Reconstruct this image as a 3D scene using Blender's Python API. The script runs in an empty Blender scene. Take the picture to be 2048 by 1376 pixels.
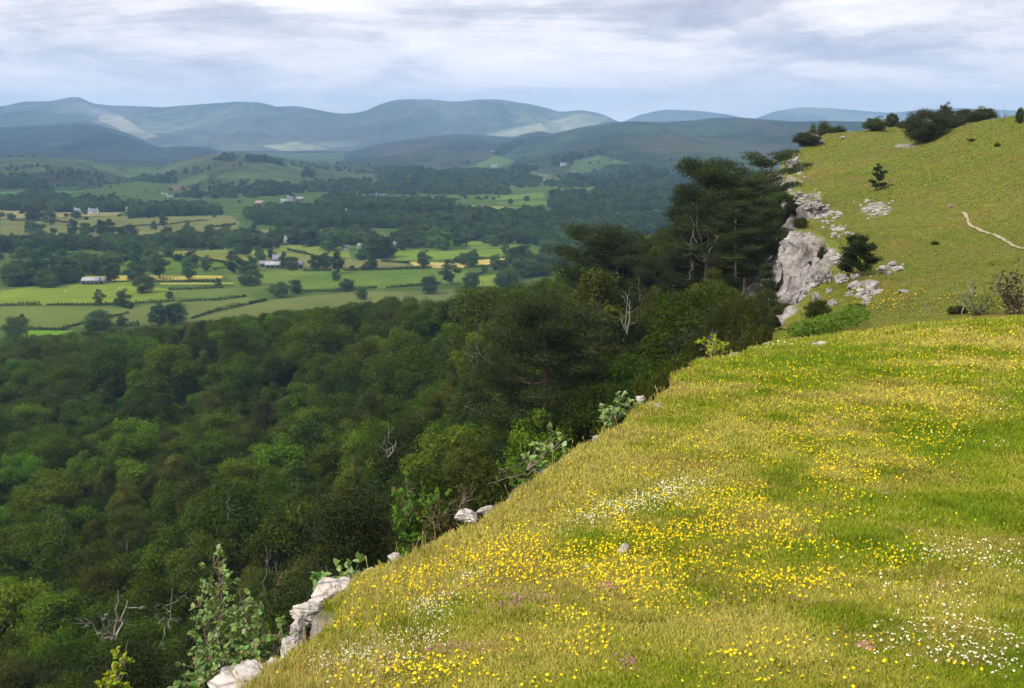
import bpy, math, random
import numpy as np
from mathutils import Vector
R = math.radians
S = bpy.context.scene
COL = S.collection
rnd = random.Random(7)
RNG = np.random.default_rng(11)
# ------------------------------------------------------------------ camera maths
F = 995.6; PITCH = R(12.1); CP, SP = math.cos(PITCH), math.sin(PITCH)
def ray(px, py):
    a = (np.asarray(px, float) - 512) / F; c = -(np.asarray(py, float) - 344) / F
    return a, CP + c * SP, -SP + c * CP
def at(px, py, Y):                       # a point seen at that pixel, Y metres ahead
    a, y, z = ray(px, py); t = Y / y
    return np.array([a * t, Y, z * t])
def proj(P):
    P = np.asarray(P, float); x, y, z = P[..., 0], P[..., 1], P[..., 2]
    d = np.maximum(y * CP - z * SP, 1e-3); u = y * SP + z * CP
    return 512 + F * x / d, 344 - F * u / d, d
# ------------------------------------------------------------------ numpy noise
def _h(i, j, k, s):
    n = (i * 374761393 + j * 668265263 + k * 1274126177 + s * 982451653) & 0xFFFFFFFF
    n = ((n ^ (n >> 13)) * 1274126177) & 0xFFFFFFFF
    n = (n ^ (n >> 16)) & 0xFFFFFF
    return n / float(0xFFFFFF)
def vnoise(x, y, z=None, s=0):
    x = np.asarray(x, float); y = np.asarray(y, float); z = np.zeros_like(x) if z is None else np.asarray(z, float)
    i, j, k = np.floor(x).astype(np.int64), np.floor(y).astype(np.int64), np.floor(z).astype(np.int64)
    fx, fy, fz = x - i, y - j, z - k
    fx, fy, fz = [f * f * (3 - 2 * f) for f in (fx, fy, fz)]
    r = 0
    for a in (0, 1):
        for b in (0, 1):
            for c in (0, 1):
                w = (fx if a else 1 - fx) * (fy if b else 1 - fy) * (fz if c else 1 - fz)
                r = r + w * _h(i + a, j + b, k + c, s)
    return r * 2 - 1
def fbm(x, y, z=None, s=0, o=4):
    r = 0; a = 1.0; f = 1.0; t = 0
    for q in range(o):
        r = r + a * vnoise(x * f + 17.3 * q, y * f - 9.1 * q, None if z is None else z * f + 3.7 * q, s + q)
        t += a; a *= .5; f *= 2.03
    return r / t
def sstep(x, a, b):
    t = np.clip((x - a) / (b - a), 0, 1); return t * t * (3 - 2 * t)
def inpoly(px, py, poly):
    ins = np.zeros(np.shape(px), bool); n = len(poly)
    for i in range(n):
        x0, y0 = poly[i]; x1, y1 = poly[(i + 1) % n]
        if y0 == y1: continue
        c = ((y0 > py) != (y1 > py)) & (px < (x1 - x0) * (py - y0) / (y1 - y0) + x0)
        ins ^= c
    return ins
def tps_fit(P, lam=0.0):
    P = np.array(P, float); n = len(P); X = P[:, :2] / 100
    d = np.linalg.norm(X[:, None] - X[None], axis=2)
    K = np.where(d > 0, d * d * np.log(d + 1e-12), 0) + lam * np.eye(n)
    A = np.zeros((n + 3, n + 3)); A[:n, :n] = K; A[:n, n] = 1; A[:n, n + 1:] = X; A[n, :n] = 1; A[n + 1:, :n] = X.T
    w = np.linalg.solve(A, np.concatenate([P[:, 2], [0, 0, 0]]))
    return X, w
def tps(fit, x, y):
    X, w = fit; x = np.asarray(x, float) / 100; y = np.asarray(y, float) / 100
    r = w[-3] + w[-2] * x + w[-1] * y
    for i in range(len(X)):
        d2 = (x - X[i, 0]) ** 2 + (y - X[i, 1]) ** 2 + 1e-12
        r = r + w[i] * .5 * d2 * np.log(d2)
    return r
# ------------------------------------------------------------------ object helpers
def tag(o, label=None, cat=None, group=None, kind=None):
    if label: o['label'] = label
    if cat: o['category'] = cat
    if group: o['group'] = group
    if kind: o['kind'] = kind
    return o
def obj(name, me, parent=None, loc=(0, 0, 0), rot=(0, 0, 0), sc=1.0):
    o = bpy.data.objects.new(name, me); COL.objects.link(o)
    o.location = loc; o.rotation_euler = rot
    o.scale = (sc, sc, sc) if np.isscalar(sc) else sc
    if parent: o.parent = parent
    return o
def mesh_np(name, V, faces, mats, smooth=False, col=None, mi=None):
    """faces: (n,k) array with fixed k or list of such arrays"""
    if not isinstance(faces, list): faces = [faces]
    V = np.asarray(V, np.float32)
    me = bpy.data.meshes.new(name)
    me.vertices.add(len(V)); me.vertices.foreach_set('co', V.ravel())
    idx = np.concatenate([f.ravel() for f in faces]).astype(np.int32)
    cnt = np.concatenate([np.full(len(f), f.shape[1]) for f in faces])
    st = np.concatenate([[0], np.cumsum(cnt)[:-1]]).astype(np.int32)
    me.loops.add(len(idx)); me.loops.foreach_set('vertex_index', idx)
    me.polygons.add(len(st)); me.polygons.foreach_set('loop_start', st)
    if smooth: me.polygons.foreach_set('use_smooth', np.ones(len(st), bool))
    for m in (mats if isinstance(mats, (list, tuple)) else [mats]): me.materials.append(m)
    if mi is not None: me.polygons.foreach_set('material_index', np.asarray(mi, np.int32))
    if col is not None:
        a = me.attributes.new('Col', 'FLOAT_COLOR', 'POINT')
        c = np.ones((len(V), 4), np.float32); c[:, :3] = col
        a.data.foreach_set('color', c.ravel())
    me.update(calc_edges=True)
    return me
def gridfaces(nr, nc):
    i = np.arange((nr - 1) * (nc - 1)); r, c = i // (nc - 1), i % (nc - 1)
    a = r * nc + c
    return np.stack([a, a + 1, a + nc + 1, a + nc], 1)
class Acc:
    def __init__(s): s.V = []; s.F = []; s.C = []; s.n = 0; s.mi = []
    def add(s, V, Fs, col=(1, 1, 1), mi=0):
        V = np.asarray(V, float); Fs = np.asarray(Fs)
        s.V.append(V); s.F.append(Fs + s.n); s.n += len(V)
        c = np.broadcast_to(np.asarray(col, float), (len(V), 3)); s.C.append(c); s.mi.append(np.full(len(Fs), mi))
    def build(s, name, mats, smooth=False):
        return mesh_np(name, np.concatenate(s.V), s.F, mats, smooth, np.concatenate(s.C), np.concatenate(s.mi))
def tube(acc, pts, rad, n=6, col=(1, 1, 1), mi=0):
    pts = np.asarray(pts, float); rad = np.broadcast_to(np.asarray(rad, float), (len(pts),))
    T = np.gradient(pts, axis=0); T /= np.linalg.norm(T, axis=1)[:, None] + 1e-9
    ref = np.array([.31, .17, 1.0]) if abs(T[0, 2]) < .9 else np.array([1., .2, 0])
    V = []
    for p, t, r in zip(pts, T, rad):
        u = np.cross(t, ref); u /= np.linalg.norm(u) + 1e-9; v = np.cross(t, u)
        a = np.arange(n) * 2 * math.pi / n
        V.append(p + r * (np.cos(a)[:, None] * u + np.sin(a)[:, None] * v))
    V = np.concatenate(V); m = len(pts); Fs = []
    for i in range(m - 1):
        for j in range(n):
            Fs.append([i * n + j, i * n + (j + 1) % n, (i + 1) * n + (j + 1) % n, (i + 1) * n + j])
    acc.add(V, np.array(Fs), col, mi)
def leafcards(acc, C, N, size, asp, rng, tint=None, mi=0, droop=None):
    n = len(C); N = N / (np.linalg.norm(N, axis=1)[:, None] + 1e-9)
    r = rng.normal(size=(n, 3))
    if droop is not None: r = r * (1 - droop) + np.array([0, 0, -1.0]) * droop * 2
    u = r - (r * N).sum(1)[:, None] * N; u /= np.linalg.norm(u, axis=1)[:, None] + 1e-9
    v = np.cross(N, u); s = np.broadcast_to(np.asarray(size, float), (n,))[:, None]
    V = np.stack([C - u * s, C + v * s * asp, C + u * s, C - v * s * asp], 1).reshape(-1, 3)
    Fs = np.arange(n * 4).reshape(n, 4)
    c = np.ones((n, 3)) if tint is None else (tint if tint.ndim == 2 else np.repeat(tint[:, None], 3, 1))
    acc.add(V, Fs, np.repeat(c, 4, 0), mi)
def rdirs(n, rng):
    d = rng.normal(size=(n, 3)); return d / np.linalg.norm(d, axis=1)[:, None]
# ------------------------------------------------------------------ materials
def nt(name):
    m = bpy.data.materials.new(name); m.use_nodes = True; t = m.node_tree; t.nodes.clear()
    o = t.nodes.new('ShaderNodeOutputMaterial'); return m, t, o
def N(t, typ, **k):
    n = t.nodes.new(typ)
    for a, b in k.items():
        if a.startswith('i_'):
            key = a[2:].replace('_', ' '); n.inputs[int(key) if key.isdigit() else key].default_value = b
        else: setattr(n, a, b)
    return n
def noise(t, scale, det=4, rough=.55, vec=None, dist=0):
    n = N(t, 'ShaderNodeTexNoise'); n.inputs['Scale'].default_value = scale; n.inputs['Detail'].default_value = det
    n.inputs['Roughness'].default_value = rough; n.inputs['Distortion'].default_value = dist
    if vec is not None: t.links.new(vec, n.inputs['Vector'])
    return n.outputs['Fac']
def ramp(t, fac, stops):
    r = N(t, 'ShaderNodeValToRGB'); e = r.color_ramp.elements
    while len(e) < len(stops): e.new(.5)
    for q, (p, c) in zip(e, stops): q.position = p; q.color = (*c, 1)
    t.links.new(fac, r.inputs[0]); return r.outputs[0]
def mix(t, a, b, fac, mode='MIX'):
    m = N(t, 'ShaderNodeMix', data_type='RGBA', blend_type=mode)
    for s, v in ((0, fac), (6, a), (7, b)):
        if isinstance(v, (int, float)): m.inputs[s].default_value = v
        elif isinstance(v, tuple): m.inputs[s].default_value = (*v, 1)
        else: t.links.new(v, m.inputs[s])
    return m.outputs[2]
def maprange(t, v, a, b, c=0, d=1):
    m = N(t, 'ShaderNodeMapRange'); t.links.new(v, m.inputs[0])
    for i, x in enumerate((a, b, c, d)): m.inputs[i + 1].default_value = x
    return m.outputs[0]
def foliage(name, col, var=.25, transl=.35, hue=.04, rough=.55, att=True):
    m, t, o = nt(name)
    oi = N(t, 'ShaderNodeObjectInfo')
    c = N(t, 'ShaderNodeRGB'); c.outputs[0].default_value = (*col, 1); c = c.outputs[0]
    if att:
        a = N(t, 'ShaderNodeAttribute', attribute_name='Col'); c = mix(t, c, a.outputs['Color'], 1.0, 'MULTIPLY')
    hs = N(t, 'ShaderNodeHueSaturation'); t.links.new(c, hs.inputs['Color'])
    t.links.new(maprange(t, oi.outputs['Random'], 0, 1, .5 - hue, .5 + hue * .1), hs.inputs['Hue'])
    mu = N(t, 'ShaderNodeMath', operation='MULTIPLY'); mu.inputs[1].default_value = 7.31; t.links.new(oi.outputs['Random'], mu.inputs[0])
    fr = N(t, 'ShaderNodeMath', operation='FRACT'); t.links.new(mu.outputs[0], fr.inputs[0])
    t.links.new(maprange(t, fr.outputs[0], 0, 1, 1 - var, 1 + var), hs.inputs['Value'])
    d = N(t, 'ShaderNodeBsdfPrincipled'); d.inputs['Roughness'].default_value = rough; d.inputs['Specular IOR Level'].default_value = .06 if name != 'whitebeam leaves' else .3
    t.links.new(hs.outputs[0], d.inputs['Base Color'])
    tr = N(t, 'ShaderNodeBsdfTranslucent'); t.links.new(mix(t, hs.outputs[0], (1.0, 1.15, .5), 1.0, 'MULTIPLY'), tr.inputs['Color'])
    ms = N(t, 'ShaderNodeMixShader'); ms.inputs[0].default_value = transl
    t.links.new(d.outputs[0], ms.inputs[1]); t.links.new(tr.outputs[0], ms.inputs[2]); t.links.new(ms.outputs[0], o.inputs[0])
    return m
def matte(name, stops, scale=3., det=6, bump=0, bscale=None, rough=.9, att=False, stretch=None):
    m, t, o = nt(name)
    tc = N(t, 'ShaderNodeTexCoord'); v = tc.outputs['Object']
    if stretch:
        mp = N(t, 'ShaderNodeMapping'); mp.inputs['Scale'].default_value = stretch; t.links.new(v, mp.inputs[0]); v = mp.outputs[0]
    c = ramp(t, noise(t, scale, det, .6, v), stops)
    if att:
        a = N(t, 'ShaderNodeAttribute', attribute_name='Col'); c = mix(t, c, a.outputs['Color'], 1.0, 'MULTIPLY')
    p = N(t, 'ShaderNodeBsdfPrincipled'); p.inputs['Roughness'].default_value = rough; p.inputs['Specular IOR Level'].default_value = .2
    t.links.new(c, p.inputs['Base Color'])
    if bump:
        b = N(t, 'ShaderNodeBump'); b.inputs['Strength'].default_value = 1; b.inputs['Distance'].default_value = bump
        t.links.new(noise(t, bscale or scale * 3, 6, .65, v), b.inputs['Height']); t.links.new(b.outputs[0], p.inputs['Normal'])
    t.links.new(p.outputs[0], o.inputs[0]); return m

def stone_color(t, v):
    a = ramp(t, noise(t, 1.3, 7, .62, v), [(.3, (.15, .13, .12)), (.48, (.33, .295, .27)), (.7, (.50, .455, .42))])
    vo = N(t, 'ShaderNodeTexVoronoi', feature='DISTANCE_TO_EDGE'); vo.inputs['Scale'].default_value = 1.1
    mp = N(t, 'ShaderNodeMapping'); mp.inputs['Scale'].default_value = (.8, .8, 2.6); t.links.new(v, mp.inputs[0])
    t.links.new(mp.outputs[0], vo.inputs['Vector'])
    cr = ramp(t, vo.outputs['Distance'], [(0, (.25, .23, .21)), (.07, (1, 1, 1))])
    a = mix(t, a, cr, .7, 'MULTIPLY')
    li = maprange(t, noise(t, 5, 5, .7, v), .55, .68)
    return mix(t, a, (.36, .34, .20), li)
def stone_mat(name, k=1.0, bump=.03, tint=(1, 1, 1)):
    m, t, o = nt(name); tc = N(t, 'ShaderNodeTexCoord'); mp = N(t, 'ShaderNodeMapping'); mp.inputs['Scale'].default_value = (k, k, k)
    t.links.new(tc.outputs['Object'], mp.inputs[0]); v = mp.outputs[0]
    p = N(t, 'ShaderNodeBsdfPrincipled'); p.inputs['Roughness'].default_value = .9; p.inputs['Specular IOR Level'].default_value = .2
    t.links.new(mix(t, stone_color(t, v), tint, 1.0, 'MULTIPLY'), p.inputs['Base Color'])
    b = N(t, 'ShaderNodeBump'); b.inputs['Strength'].default_value = .9; b.inputs['Distance'].default_value = bump
    t.links.new(noise(t, 6, 8, .7, v), b.inputs['Height']); t.links.new(b.outputs[0], p.inputs['Normal'])
    t.links.new(p.outputs[0], o.inputs[0]); return m
M = {}
M['stone'] = stone_mat('limestone', 5.0, .012)
M['stone_far'] = stone_mat('limestone weathered', 1.6, .08, (.84, .85, .88))
M['brownstone'] = stone_mat('brown stone', 7.0, .008, (.72, .45, .28))
M['oak'] = foliage('oak leaves', (.036, .068, .003), var=.4)
M['ash'] = foliage('ash leaves', (.052, .106, .005), var=.4, hue=.05)
M['birch'] = foliage('birch leaves', (.058, .078, .010), var=.35)
M['haw'] = foliage('hawthorn leaves', (.042, .050, .008), hue=.02)
M['yew'] = foliage('yew needles', (.018, .026, .005), transl=.12, hue=.01)
M['pine'] = foliage('pine needles', (.024, .036, .007), transl=.15, hue=.01)
M['valley'] = foliage('valley tree leaves', (.050, .092, .020), var=.45)
M['bracken'] = foliage('bracken fronds', (.090, .155, .016), var=.1, transl=.45, hue=.01)
M['whitebeam'] = foliage('whitebeam leaves', (.14, .205, .055), var=.1, transl=.3, hue=.0, rough=.4)
M['lime'] = foliage('yellow green leaves', (.25, .29, .02), var=.1, transl=.4, hue=0)
M['hazel'] = foliage('hazel leaves', (.065, .13, .015), var=.1, transl=.4, hue=0)
M['grassblade'] = foliage('grass blades', (1, 1, 1), var=0, transl=.4, hue=0, rough=.9)
M['petal'] = foliage('petals', (1, 1, 1), var=0, transl=.35, hue=0, rough=.6)
M['bark'] = matte('bark', [(.3, (.06, .05, .04)), (.6, (.17, .14, .11))], 6, bump=.02)
M['pinebark'] = matte('pine bark', [(.3, (.07, .045, .035)), (.6, (.22, .15, .11))], 5, bump=.02)
M['dead'] = matte('bleached dead wood', [(.3, (.11, .10, .085)), (.6, (.25, .23, .20))], 9, bump=.01)
M['twig'] = matte('brown twigs', [(.3, (.10, .07, .05)), (.6, (.22, .17, .13))], 12)
# ================================================================== TERRAIN
rim = [(740, 353, 22), (790, 337, 36), (815, 322, 50), (808, 303, 60), (828, 274, 65), (846, 268, 69), (848, 250, 75), (832, 240, 79), (812, 231, 84), (794, 229, 91),
       (806, 221, 100), (828, 213, 106), (822, 206, 113), (806, 197, 120), (797, 184, 129), (783, 168, 142), (786, 160, 150),
       (806, 145, 160), (825, 134, 170), (862, 131, 186), (905, 130, 205)]
rimP = [at(*q) for q in rim]
nearE = [(-2.6, -14, -.8), (-2.2, -3, -1.6), (-1.75, 2.0, -2.3), (-1.42, 4.7, -2.8), (-1.27, 5.49, -2.9), (-1.13, 6.47, -3.0), (-.46, 7.6, -3.1), (.28, 9.5, -3.2), (.86, 10.6, -3.3), (1.68, 12.6, -3.42), (2.7, 15.6, -3.62)]
EDGE = np.array([p[:2] for p in nearE] + [p[:2] for p in rimP] + [(150, 215), (400, 215)])
plate = [p for p in nearE] + [tuple(p) for p in rimP]
plate += [(0, 0, -1.65), (6, 0, -1.4), (20, 0, -1), (2.33, 4.13, -2.5), (0, 4.3, -2.62), (2.2, 7.8, -3.0), (5.4, 10, -3.25), (9, 14, -3.55), (25, 20, -3.6), (5, -12, -.6)]
for q in [(712, 359, 16.5), (740, 357, 18), (775, 352, 19.5), (815, 344, 20.5), (860, 335, 21), (910, 328, 21.5), (960, 323, 22), (1020, 319, 22), (960, 311, 35), (1010, 312, 33), (880, 316, 37), (900, 302, 46), (1020, 296, 44), (900, 250, 75), (1010, 262, 62), (1020, 235, 76), (900, 200, 106), (960, 205, 95), (1020, 200, 90), (1020, 175, 101), (870, 225, 92), (860, 190, 118),
          (1020, 150, 112), (1020, 119, 130), (990, 122, 134), (960, 126, 140), (935, 141, 138), (905, 142, 150), (870, 150, 148), (840, 143, 160), (880, 134, 168), (870, 131, 176), (900, 131, 175), (1100, 112, 130), (1100, 200, 85), (1100, 310, 32), (1150, 119, 150)]:
    plate.append(tuple(at(*q)))
plate += [(75, 220, -8), (110, 210, -3), (120, 120, 3), (100, 60, -4), (60, 30, -5)]
PL = tps_fit(plate, 1e-4)
floor_ = [(-4, 0, -15), (-4.5, 6, -16), (-3, 12, -17), (0, 20, -18), (2, 30, -18), (6, 40, -18), (9, 50, -17), (-15, -15, -25), (-12, 20, -27), (-30, 0, -42), (-60, 0, -60), (-120, 0, -78), (-220, 0, -90)]
def fl(px, py, Y, tree): p = at(px, py, Y); floor_.append((p[0], p[1], p[2] - tree))
for q in [(20, 680, 81, 9), (250, 680, 55, 8), (20, 500, 160, 9), (300, 500, 125, 9), (450, 480, 80, 8), (20, 400, 270, 9), (300, 400, 220, 9), (450, 380, 170, 9),
          (620, 330, 110, 9), (650, 265, 130, 9), (600, 245, 150, 10), (560, 272, 190, 10), (500, 297, 250, 10), (400, 310, 320, 10), (300, 321, 370, 9), (200, 331, 400, 9), (100, 340, 430, 9), (0, 345, 440, 9),
          (650, 400, 42, 8), (740, 325, 58, 7), (705, 300, 100, 1), (735, 290, 98, 1), (785, 290, 86, 0), (808, 312, 58, 0), (760, 300, 78, 3), (770, 240, 103, 3), (790, 240, 95, 1), (775, 215, 118, 3), (765, 190, 138, 3), (762, 175, 160, 4), (690, 250, 140, 9)]:
    fl(*q)
floor_ += [(2.3, 70, -26), (25, 250, -62), (0, 300, -80), (40, 200, -35), (60, 260, -62), (-40, 400, -99), (-100, 480, -103), (-200, 480, -104), (-300, 420, -103), (100, 330, -90), (60, 450, -103), (200, 450, -103), (200, 280, -60), (-300, 200, -92), (-150, 560, -106), (50, 600, -106), (-400, 600, -106), (300, 600, -106), (-420, 150, -98), (400, 400, -80)]
FL = tps_fit(floor_, 1e-4)
def sdist(x, y):
    x = np.asarray(x, float); y = np.asarray(y, float)
    best = np.full(x.shape, 1e9); sg = np.zeros(x.shape)
    for i in range(len(EDGE) - 1):
        a, b = EDGE[i], EDGE[i + 1]; ab = b - a
        t = np.clip(((x - a[0]) * ab[0] + (y - a[1]) * ab[1]) / (ab @ ab), 0, 1)
        dx, dy = x - a[0] - t * ab[0], y - a[1] - t * ab[1]; d = np.hypot(dx, dy)
        s = np.where(ab[0] * dy - ab[1] * dx > 0, -1.0, 1.0)
        # at shared corners take the side of the segment most aligned with the offset
        al = np.abs(ab[0] * dy - ab[1] * dx) / (np.hypot(*ab) * (d + 1e-9))
        key = d - 1e-4 * al
        m = key < best; best = np.where(m, key, best); sg = np.where(m, s, sg)
    return best * sg
def ground_h(x, y, fine=True, d=None):
    x = np.asarray(x, float); y = np.asarray(y, float)
    if d is None: d = sdist(x, y)
    r = np.hypot(x, y)
    p = tps(PL, x, y); f = np.maximum(tps(FL, x, y), -106.)
    f = np.minimum(f, p - .5)
    wob = fbm(x * .35, y * .35, None, 5, 3)
    d = d + np.where(r < 40, .16 * fbm(x * 1.9, y * 1.9, None, 6, 3) + .05 * fbm(x * 7, y * 7, None, 7, 2), 0)
    w = np.where(r < 40, .42 + .3 * wob, 2.6 + 1.6 * wob)
    k = sstep(-d, np.where(r < 40, -.22 + .14 * wob, -.15 + .35 * wob), w)
    p = p + .035 * fbm(x * 1.1, y * 1.1, None, 9, 3) * sstep(r, 2, 6) + .28 * fbm(x * .12, y * .12, None, 3, 4) * sstep(r, 22, 60)
    p = p + .12 * fbm(x * .5, y * .5, None, 31, 3) * sstep(r, 24, 50)
    f = f + 1.2 * fbm(x * .08, y * .08, None, 4, 3)
    return p * (1 - k) + f * k
NR, NC = 1080, 860
az = np.linspace(R(-62), R(62), NC)
rr = .9 * np.exp(np.linspace(0, math.log(640 / .9), NR))
RRg, AZg = np.meshgrid(rr, az, indexing='ij')
GX, GY = RRg * np.sin(AZg), RRg * np.cos(AZg)
GD = sdist(GX, GY)
GZ = ground_h(GX, GY, d=GD)
# steepness -> rock, and a true sideways displacement of the steep faces (ledges and buttresses)
dr = np.gradient(GZ, axis=0) / np.gradient(RRg, axis=0); da = np.gradient(GZ, axis=1) / (RRg * (az[1] - az[0]))
SLOPE = np.hypot(dr, da)
rockm = sstep(SLOPE, .75, 1.3) * sstep(-np.abs(GD), -9, -5)
amp = rockm * np.where(RRg < 40, .25, 1.0)
n1 = fbm(GX * .45, GY * .45, GZ * 1.6, 21, 5); n2 = fbm(GX * .45 + 40, GY * .45, GZ * 1.3, 22, 5)
GX2 = GX + amp * n1 * 1.5; GY2 = GY + amp * n2 * 1.5; GZ2 = GZ + amp * .5 * fbm(GX * 1.1, GY * 1.1, GZ * 1.1, 23, 4)
rk = rockm * sstep(fbm(GX * .22, GY * .22, GZ * .22, 24, 3) + .25 * sstep(-GD, -1, 2), -.35, -.1)
rk = np.where(GD < -6, 0, rk); rk = np.where((RRg > 30) & (RRg < 61), 0, rk)
# bare limestone showing through the turf along the rim and in a few patches on the hillside
gpx, gpy, gd_ = proj(np.stack([GX, GY, GZ], -1))
for (cx, cy, rx, ry) in [(876, 210, 16, 8), (812, 200, 10, 8), (825, 218, 12, 7), (888, 271, 14, 4), (868, 285, 12, 9), (795, 175, 8, 12), (905, 146, 12, 2)]:
    q = ((gpx - cx) / rx) ** 2 + ((gpy - cy) / ry) ** 2
    rk = np.where((RRg > 40) & (GD > -3), np.maximum(rk, .85 * sstep(-q, -1.3, -.3) * sstep(fbm(GX * .5, GY * .5, GZ, 25, 4), -.15, .15)), rk)
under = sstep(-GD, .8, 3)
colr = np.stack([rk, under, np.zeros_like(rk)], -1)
def ground_mat():
    m, t, o = nt('turf and limestone'); tc = N(t, 'ShaderNodeTexCoord'); v = tc.outputs['Object']
    att = N(t, 'ShaderNodeAttribute', attribute_name='Col'); sp = N(t, 'ShaderNodeSeparateColor'); t.links.new(att.outputs['Color'], sp.inputs[0])
    g1 = ramp(t, noise(t, .09, 5, .6, v), [(.34, (.075, .115, .012)), (.5, (.125, .135, .018)), (.66, (.17, .145, .03))])
    g2 = ramp(t, noise(t, 1.4, 7, .7, v), [(.3, (.055, .075, .010)), (.5, (.12, .13, .017)), (.7, (.24, .21, .05))])
    g = mix(t, mix(t, g1, g2, .62), (.80, .82, .62), 1.0, 'MULTIPLY')
    br = maprange(t, noise(t, .22, 8, .72, v), .50, .66)
    g = mix(t, g, (.135, .085, .030), mix(t, (0, 0, 0), br, .75))
    ye = maprange(t, noise(t, .8, 8, .85, v), .60, .66); g = mix(t, g, (.30, .23, .012), ye)
    st = stone_color(t, v)
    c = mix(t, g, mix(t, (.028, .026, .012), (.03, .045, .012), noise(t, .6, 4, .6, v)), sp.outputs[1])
    c = mix(t, c, mix(t, st, (.72, .70, .72), 1.0, 'MULTIPLY'), sp.outputs[0])
    p = N(t, 'ShaderNodeBsdfPrincipled'); p.inputs['Roughness'].default_value = .95; p.inputs['Specular IOR Level'].default_value = .1
    t.links.new(c, p.inputs['Base Color'])
    b = N(t, 'ShaderNodeBump'); b.inputs['Strength'].default_value = 1; b.inputs['Distance'].default_value = .14
    t.links.new(noise(t, 2.2, 9, .72, v), b.inputs['Height']); t.links.new(b.outputs[0], p.inputs['Normal'])
    t.links.new(p.outputs[0], o.inputs[0]); return m
M['ground'] = ground_mat()
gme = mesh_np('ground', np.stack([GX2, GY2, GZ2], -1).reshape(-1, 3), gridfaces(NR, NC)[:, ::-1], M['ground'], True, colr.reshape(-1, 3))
tag(obj('ground', gme), kind='structure')
# land around and behind the viewer
a2 = np.linspace(R(61), R(299), 60); r2 = .9 * np.exp(np.linspace(0, math.log(640 / .9), 90)); r2g, a2g = np.meshgrid(r2, a2, indexing='ij')
bx, by = r2g * np.sin(a2g), r2g * np.cos(a2g)
bz = ground_h(np.clip(bx, -400, 400), np.clip(by, -60, 400)); bz = np.clip(bz, -106, 12)
tag(obj('ground', mesh_np('ground_back', np.stack([bx, by, bz - .01], -1).reshape(-1, 3), gridfaces(90, 60)[:, ::-1], M['ground'], True, np.zeros((5400, 3)))), kind='structure')
th = np.arange(16) * math.pi / 8
tag(obj('ground', mesh_np('ground_foot', np.concatenate([[[0, 0, -1.68]], np.stack([1.0 * np.sin(th), 1.0 * np.cos(th), ground_h(np.sin(th), np.cos(th)) - .02], 1)]), np.array([[0, 1 + (i + 1) % 16, 1 + i] for i in range(16)]), M['ground'], True, np.zeros((17, 3)))), kind='structure')
# ------------------------------------------------------------------ valley floor
def Z1(p): return (p[0] / 5.291, 80 + p[1] / 5.291)
def Z2(p): return (250 + p[0] / 5.291, 80 + p[1] / 5.291)
def Z3(p): return (550 + p[0] / 5.293, 90 + p[1] / 5.293)
def valley_z(x, y):
    r = np.hypot(x, y)
    return -100 + 2.2 * fbm(x / 160., y / 110., None, 41, 3) * sstep(r, 380, 800) + 6.0 * fbm(x / 420., y / 260., None, 42, 3) * sstep(r, 900, 1700)
VR, VC = 700, 1100
vaz = np.linspace(-.80, .80, VC)
vd = 100 / np.tan(np.linspace(math.atan(100 / 360.), math.atan(100 / 2750.), VR))
VD, VA = np.meshgrid(vd, vaz, indexing='ij'); VX, VY = VA * VD, VD
VZ = valley_z(VX, VY)
vpx, vpy, _ = proj(np.stack([VX, VY, VZ], -1))
G0 = (.052, .085, .020)
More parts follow.
